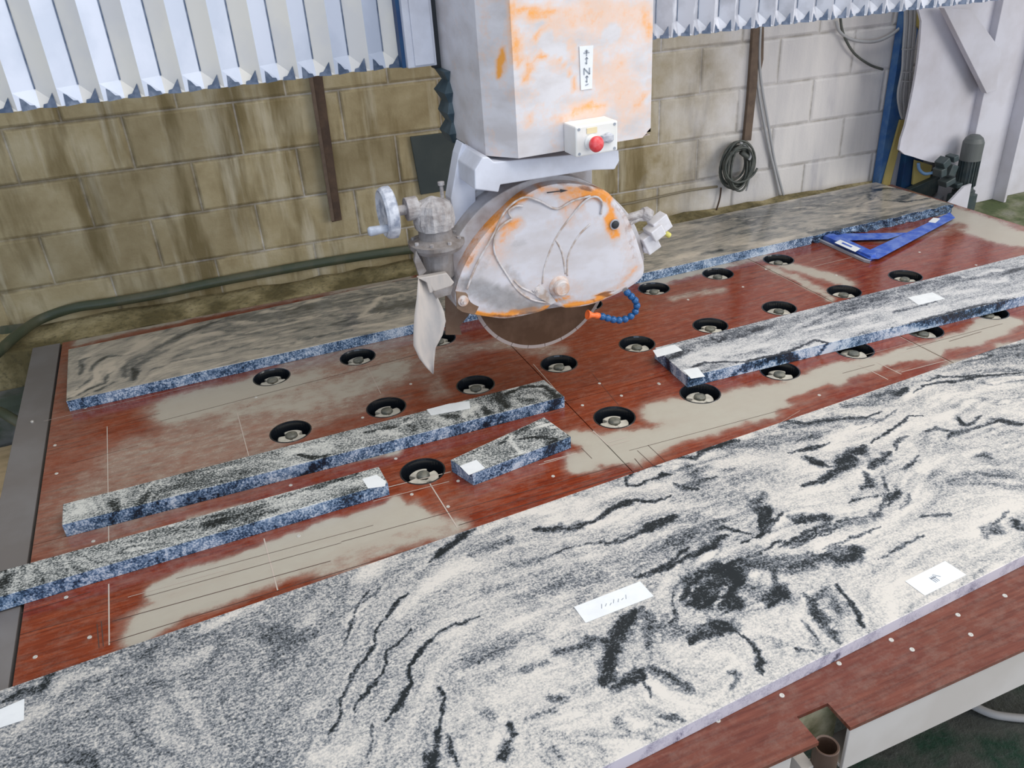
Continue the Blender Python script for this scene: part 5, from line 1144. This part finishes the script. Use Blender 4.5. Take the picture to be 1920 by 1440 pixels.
# cable coil hanging on the strap
coil = thing('cable_coil', onwall(1376, 356, 0.01), 'grey green cable coiled and hung on the back wall', 'cable')
rr = random.Random(9)
cc = onwall(1377, 308, 0.03)
V = []; F = []
P = []
for k in range(13 * 28):
    t = 2 * math.pi * k / 28; turn = k / 28
    a = 0.066 + 0.020 * math.sin(turn * 2.1) ; b = 0.094 + 0.020 * math.cos(turn * 1.7)
    P.append(cc + Vector(WD) * (a * math.cos(t) + 0.006 * math.sin(turn * 3)) + Vector((0, 0, b * math.sin(t) - 0.006 * math.cos(turn * 2.3))) - Vector(WN) * (0.004 + 0.0045 * turn + 0.004 * math.sin(t * 2 + turn)))
mesh('coil_loops', *tube(P, 0.0052, 8), M_cable, coil, smooth=True)
mesh('cable_tie', *join(tube(smoothpath([onwall(u, v, 0.085) for u, v in ((1388, 268), (1402, 275), (1408, 290), (1404, 300))]), .006, 8)), M_cablew, coil, smooth=True)
mesh('cable_plug', *join(sphere(onwall(1394, 276, 0.075), 0.022, 16, 10, (1, .8, .8), .03, 2), cyl(onwall(1390, 285, 0.075), onwall(1408, 300, 0.075), .013, 14)), M_cable, coil, smooth=True)
mesh('cable_tail', *tube(smoothpath([onwall(u, v, 0.05) for u, v in ((1408, 298), (1408, 320), (1403, 345), (1399, 358))]), .0042, 8), M_cablew, coil, smooth=True)
mesh('hanging_cable', *tube(smoothpath([onwall(u, v, 0.02) for u, v in ((1352, 352), (1350, 370), (1346, 385), (1343, 394))]), .004, 8), M_rust, None, 'short dark cable hanging below the coil down to the table', 'cable', smooth=True)
for i, (pp, lb2) in enumerate((([(1413, 50), (1412, 90), (1417, 130), (1425, 190), (1440, 270), (1452, 320), (1462, 366)], 'left one of two pale conduits slanting down the white wall'),
                               ([(1426, 50), (1424, 110), (1428, 160), (1440, 230), (1452, 300), (1462, 340), (1469, 366)], 'right one of two pale conduits slanting down the white wall'))):
    mesh('conduit', *tube(smoothpath([onwall(u, v, 0.016) for u, v in pp]), 0.0065, 8), M_cablew, None, lb2, 'conduit', smooth=True)
mesh('hanging_cable', *tube(smoothpath([onwall(u, v, 0.03) for u, v in ((1568, 40), (1575, 60), (1600, 75), (1640, 78), (1670, 66), (1690, 50))]), .0075, 8), M_cablew, None, 'pale cable looping below the right bellows toward the blue post', 'cable', smooth=True)
mesh('hanging_cable', *tube(smoothpath([onwall(u, v, 0.03) for u, v in ((1575, 20), (1580, 60), (1600, 98), (1630, 121), (1655, 130))]), .006, 8), M_cable, None, 'dark thin cable sagging on the wall left of blue post', 'cable', smooth=True)

# ---------------------------------------------------------------- right end: post, column, pump
YP = 1.36
def pp(pts, Y): return [ony(a, b, Y) for a, b in pts]
def vbox(u0, u1, v, Y, dY, zb, zt):
    a = ony(u0, v, Y); b = ony(u1, v, Y); return box(a.x, b.x, Y, Y + dY, zb, zt)
mesh('blue_post', *box(3.165, 3.262, 1.345, 1.388, -T, 1.6), M_bluep, None, 'tall chipped blue steel post standing at the wall corner', 'post', bev=0.002)
mesh('yellow_batten', *prism(pp([(1689, 225), (1699, 225), (1668, 349), (1655, 349)], 1.330) , (0, 0.012, 0)), M_yel, None, 'thin yellow batten leaning beside the blue post', 'batten')
mesh('grey_plate', *prism(pp([(1684, 285), (1706, 285), (1690, 356), (1668, 352)], 1.335), (0, 0.008, 0)), M_grey, None, 'narrow grey strip standing between yellow batten and navy cabinet', 'plate')
cb2 = thing('cable_bundle', (3.31, 1.28, 0.35), 'bundle of pale cables tied together in front of blue post', 'cables')
for k in range(8):
    f = k / 7
    pts = [(1697 + 20 * f, -20), (1697 + 20 * f, 40), (1694 + 19 * f, 90), (1692 + 17 * f, 130), (1684 + 24 * f, 175 + 4 * (k % 3)), (1687 + 18 * f, 205), (1692 + 5 * f, 222)]
    mesh('cable', *tube(smoothpath([ony(u, v, 1.27 + 0.006 * (k % 3)) for u, v in pts]), .0062, 8), M_cablew, cb2, smooth=True)
for vv in (92, 135, 152):
    mesh('cable_tie', *tube([ony(1691, vv, 1.258), ony(1704, vv + 1, 1.250), ony(1716, vv - 1, 1.258)], .003, 6), M_cablew, cb2)
mesh('yellow_bracket', *prism(pp([(1729, 18), (1737, 18), (1734, 60), (1727, 50)], 1.24), (0, 0.03, 0)), M_yel, None, 'small yellow bracket at top beside the cable bundle', 'bracket')
nav = mesh('navy_cabinet', *box(3.275, 3.40, 1.300, 1.365, -T, 0.26), M_navy, None, 'navy blue steel cabinet behind the white splayed plate', 'cabinet', bev=0.003)
mesh('yellow_plate', *prism(pp([(1716, 300), (1748, 310), (1740, 352), (1711, 346)], 1.285), (0, 0.01, 0)), M_yel, None, 'yellow plate between navy cabinet and electric motor', 'plate')
colm = thing('gantry_column', (3.62, 1.1, -0.10), 'tall white lilac gantry column on mossy block at right', 'column')
cx0 = 3.485
mesh('column_post', *box(cx0, 3.95, 1.10, 1.30, -0.10, 1.9), M_col, colm, bev=0.003)
mesh('column_rib', *box(3.70, 3.715, 1.03, 1.10, -0.10, 1.9), M_col, colm, bev=0.002)
rb = [ony(1822, 18, 1.07), ony(1770, 15, 1.07), ony(1850, 175, 1.07), ony(1868, 170, 1.07), ony(1878, 95, 1.07)]
mesh('brace', *prism(rb, (0, 0.03, 0)), M_col, colm, bev=0.002)
web = [(1727, -30), (1728, 40), (1722, 110), (1712, 170), (1698, 235), (1686, 281), (1712, 294), (1745, 304), (1775, 309), (1800, 318), (1826, 300), (1846, 200), (1884, -30)]
mesh('splayed_plate', *prism(dense(pp(web, 1.14), sub=2), (0, 0.012, 0)), M_col, colm)
mesh('column_plinth', *box(3.44, 4.3, 0.55, 1.35, -T, -0.10), M_moss, None, 'mossy green concrete block under the white gantry column', 'concrete block', bev=0.02)
# pump motor
mo = thing('pump_motor', (3.44, 1.02, -0.10), 'dark electric pump motor beside the white column', 'motor')
mxx = ony(1817, 300, 1.06).x
rM = 0.041
mesh('motor_body', *join(lathe((mxx, 1.055, 0.0), (0, 0, 1), [(0, rM), (.175, rM)], 36)), M_motor, mo)
for k in range(20):
    t = 2 * math.pi * k / 20; c_, s_ = math.cos(t), math.sin(t)
    a = Vector((mxx + c_ * rM, 1.055 + s_ * rM, 0.03)); n_ = Vector((-s_, c_, 0)) * 0.0015; o2 = Vector((c_, s_, 0)) * 0.007
    mesh('cooling_fin', *prism([a - n_, a + n_, a + n_ + o2, a - n_ + o2], (0, 0, 0.125)), M_motor, mo)
mesh('fan_cowl', *lathe((mxx, 1.055, 0.155), (0, 0, 1), [(0, rM + .007), (.085, rM + .007), (.105, rM - .002), (.118, rM - .018), (.120, 0)], 36), M_fan, mo, smooth=False)
mesh('motor_flange', *lathe((mxx, 1.055, -0.012), (0, 0, 1), [(0, .052), (.016, .052)], 32), M_motor, mo)
pb = [rotbox(ony(u, v, 1.06), a, .028, b, r) for (u, v, a, b, r) in ((1768, 305, .022, .020, .6), (1762, 322, .018, .020, .2), (1780, 318, .022, .026, -.3), (1785, 296, .016, .014, .2), (1775, 340, .030, .015, .3), (1795, 345, .03, .012, 0.1))]
mesh('pump_block', *join(*pb), M_motor, mo, bev=0.004)
mesh('base_beam', *prism(pp([(1704, 356), (1772, 326), (1792, 340), (1740, 372)], 1.255), (0, 0.03, 0)), M_motor, mo, bev=0.003)
mesh('pedestal', *box(mxx - .06, mxx + .05, 1.01, 1.095, -0.10, -0.012), M_motor, mo, bev=0.004)
mesh('base_strut', *prism(pp([(1755, 376), (1800, 348), (1808, 353), (1768, 384)], 1.21), (0, 0.03, 0)), M_grey, mo)
mesh('blue_hose_loop', *tube(smoothpath(pp([(1722, 306), (1724, 318), (1735, 326), (1755, 322)], 1.20)), .008, 8), plain('pale blue hose', (.2, .36, .6), .4), None, 'pale blue hose looping in front of navy cabinet', 'hose', smooth=True)
mesh('white_guard_plate', *prism(pp([(1776, 384), (1808, 350), (1822, 345), (1812, 397)], 0.985), (0, 0.012, 0)), M_col, None, 'small white plate behind table corner below the motor', 'plate')

# ---------------------------------------------------------------- left of the table and floor bits
mesh('plywood_sheet', *box(-1.35, -0.862, 0.62, 1.36, -0.345, -0.325), M_ply, None, 'raw plywood sheet lying on trestle left of the table', 'plywood', bev=0.002)
mesh('trestle', *join(box(-1.30, -0.90, 0.70, 0.76, -0.40, -0.346), box(-1.30, -0.90, 1.20, 1.26, -0.40, -0.346), box(-1.28, -1.22, 0.70, 0.76, -T, -0.40), box(-0.98, -0.92, 0.70, 0.76, -T, -0.40), box(-1.28, -1.22, 1.20, 1.26, -T, -0.40), box(-0.98, -0.92, 1.20, 1.26, -T, -0.40)), M_rust2, None, 'low brown trestle under the plywood sheet left of the table', 'trestle')
rr = random.Random(12)
def rock(c, r, seed, sq):
    return sphere(c, r, 14, 9, sq, 0.07, seed)
mesh('rubble_stone', *box(-1.00, -0.835, 1.52, 1.655, -T, -0.045), M_stone1, None, 'squared mossy yellow stone in the gap between table frame and wall', 'stone', bev=0.02)
mesh('rubble_stone', *box(-1.20, -0.835, 1.385, 1.505, -T, -0.15), M_stone2, None, 'dark grey stone block under the short green hose end', 'stone', bev=0.03)
# wall footing: rough render below the hose
V = []; F = []
n = 40
for i in range(n + 1):
    s = -3.5 + 3.2 * i / n
    V += [wallp(s, 0.02 + rr.uniform(-.01, .01), 0.003), wallp(s, -0.01 + rr.uniform(-.01, .01), 0.06 + rr.uniform(-.01, .01)), wallp(s, -T, 0.09)]
for i in range(n):
    for k in range(2): F.append([i * 3 + k, i * 3 + k + 1, (i + 1) * 3 + k + 1, (i + 1) * 3 + k])
mesh('trim_2', V, F, M_rub, kind='structure', label='rough mossy footing at the bottom of the wall')
mesh('floor_hose', *tube(smoothpath([onz(u, v, -T + 0.014) for u, v in ((1760, 1290), (1800, 1310), (1850, 1335), (1890, 1344), (1960, 1348), (2040, 1340))]), 0.012, 10), plain('pale floor hose', (.42, .40, .38), .5), None, 'pale hose curving on the wet floor at lower right', 'hose', smooth=True)
for i, (u, v) in enumerate(((1880, 1290), (1845, 1255), (1700, 1415))):
    pass
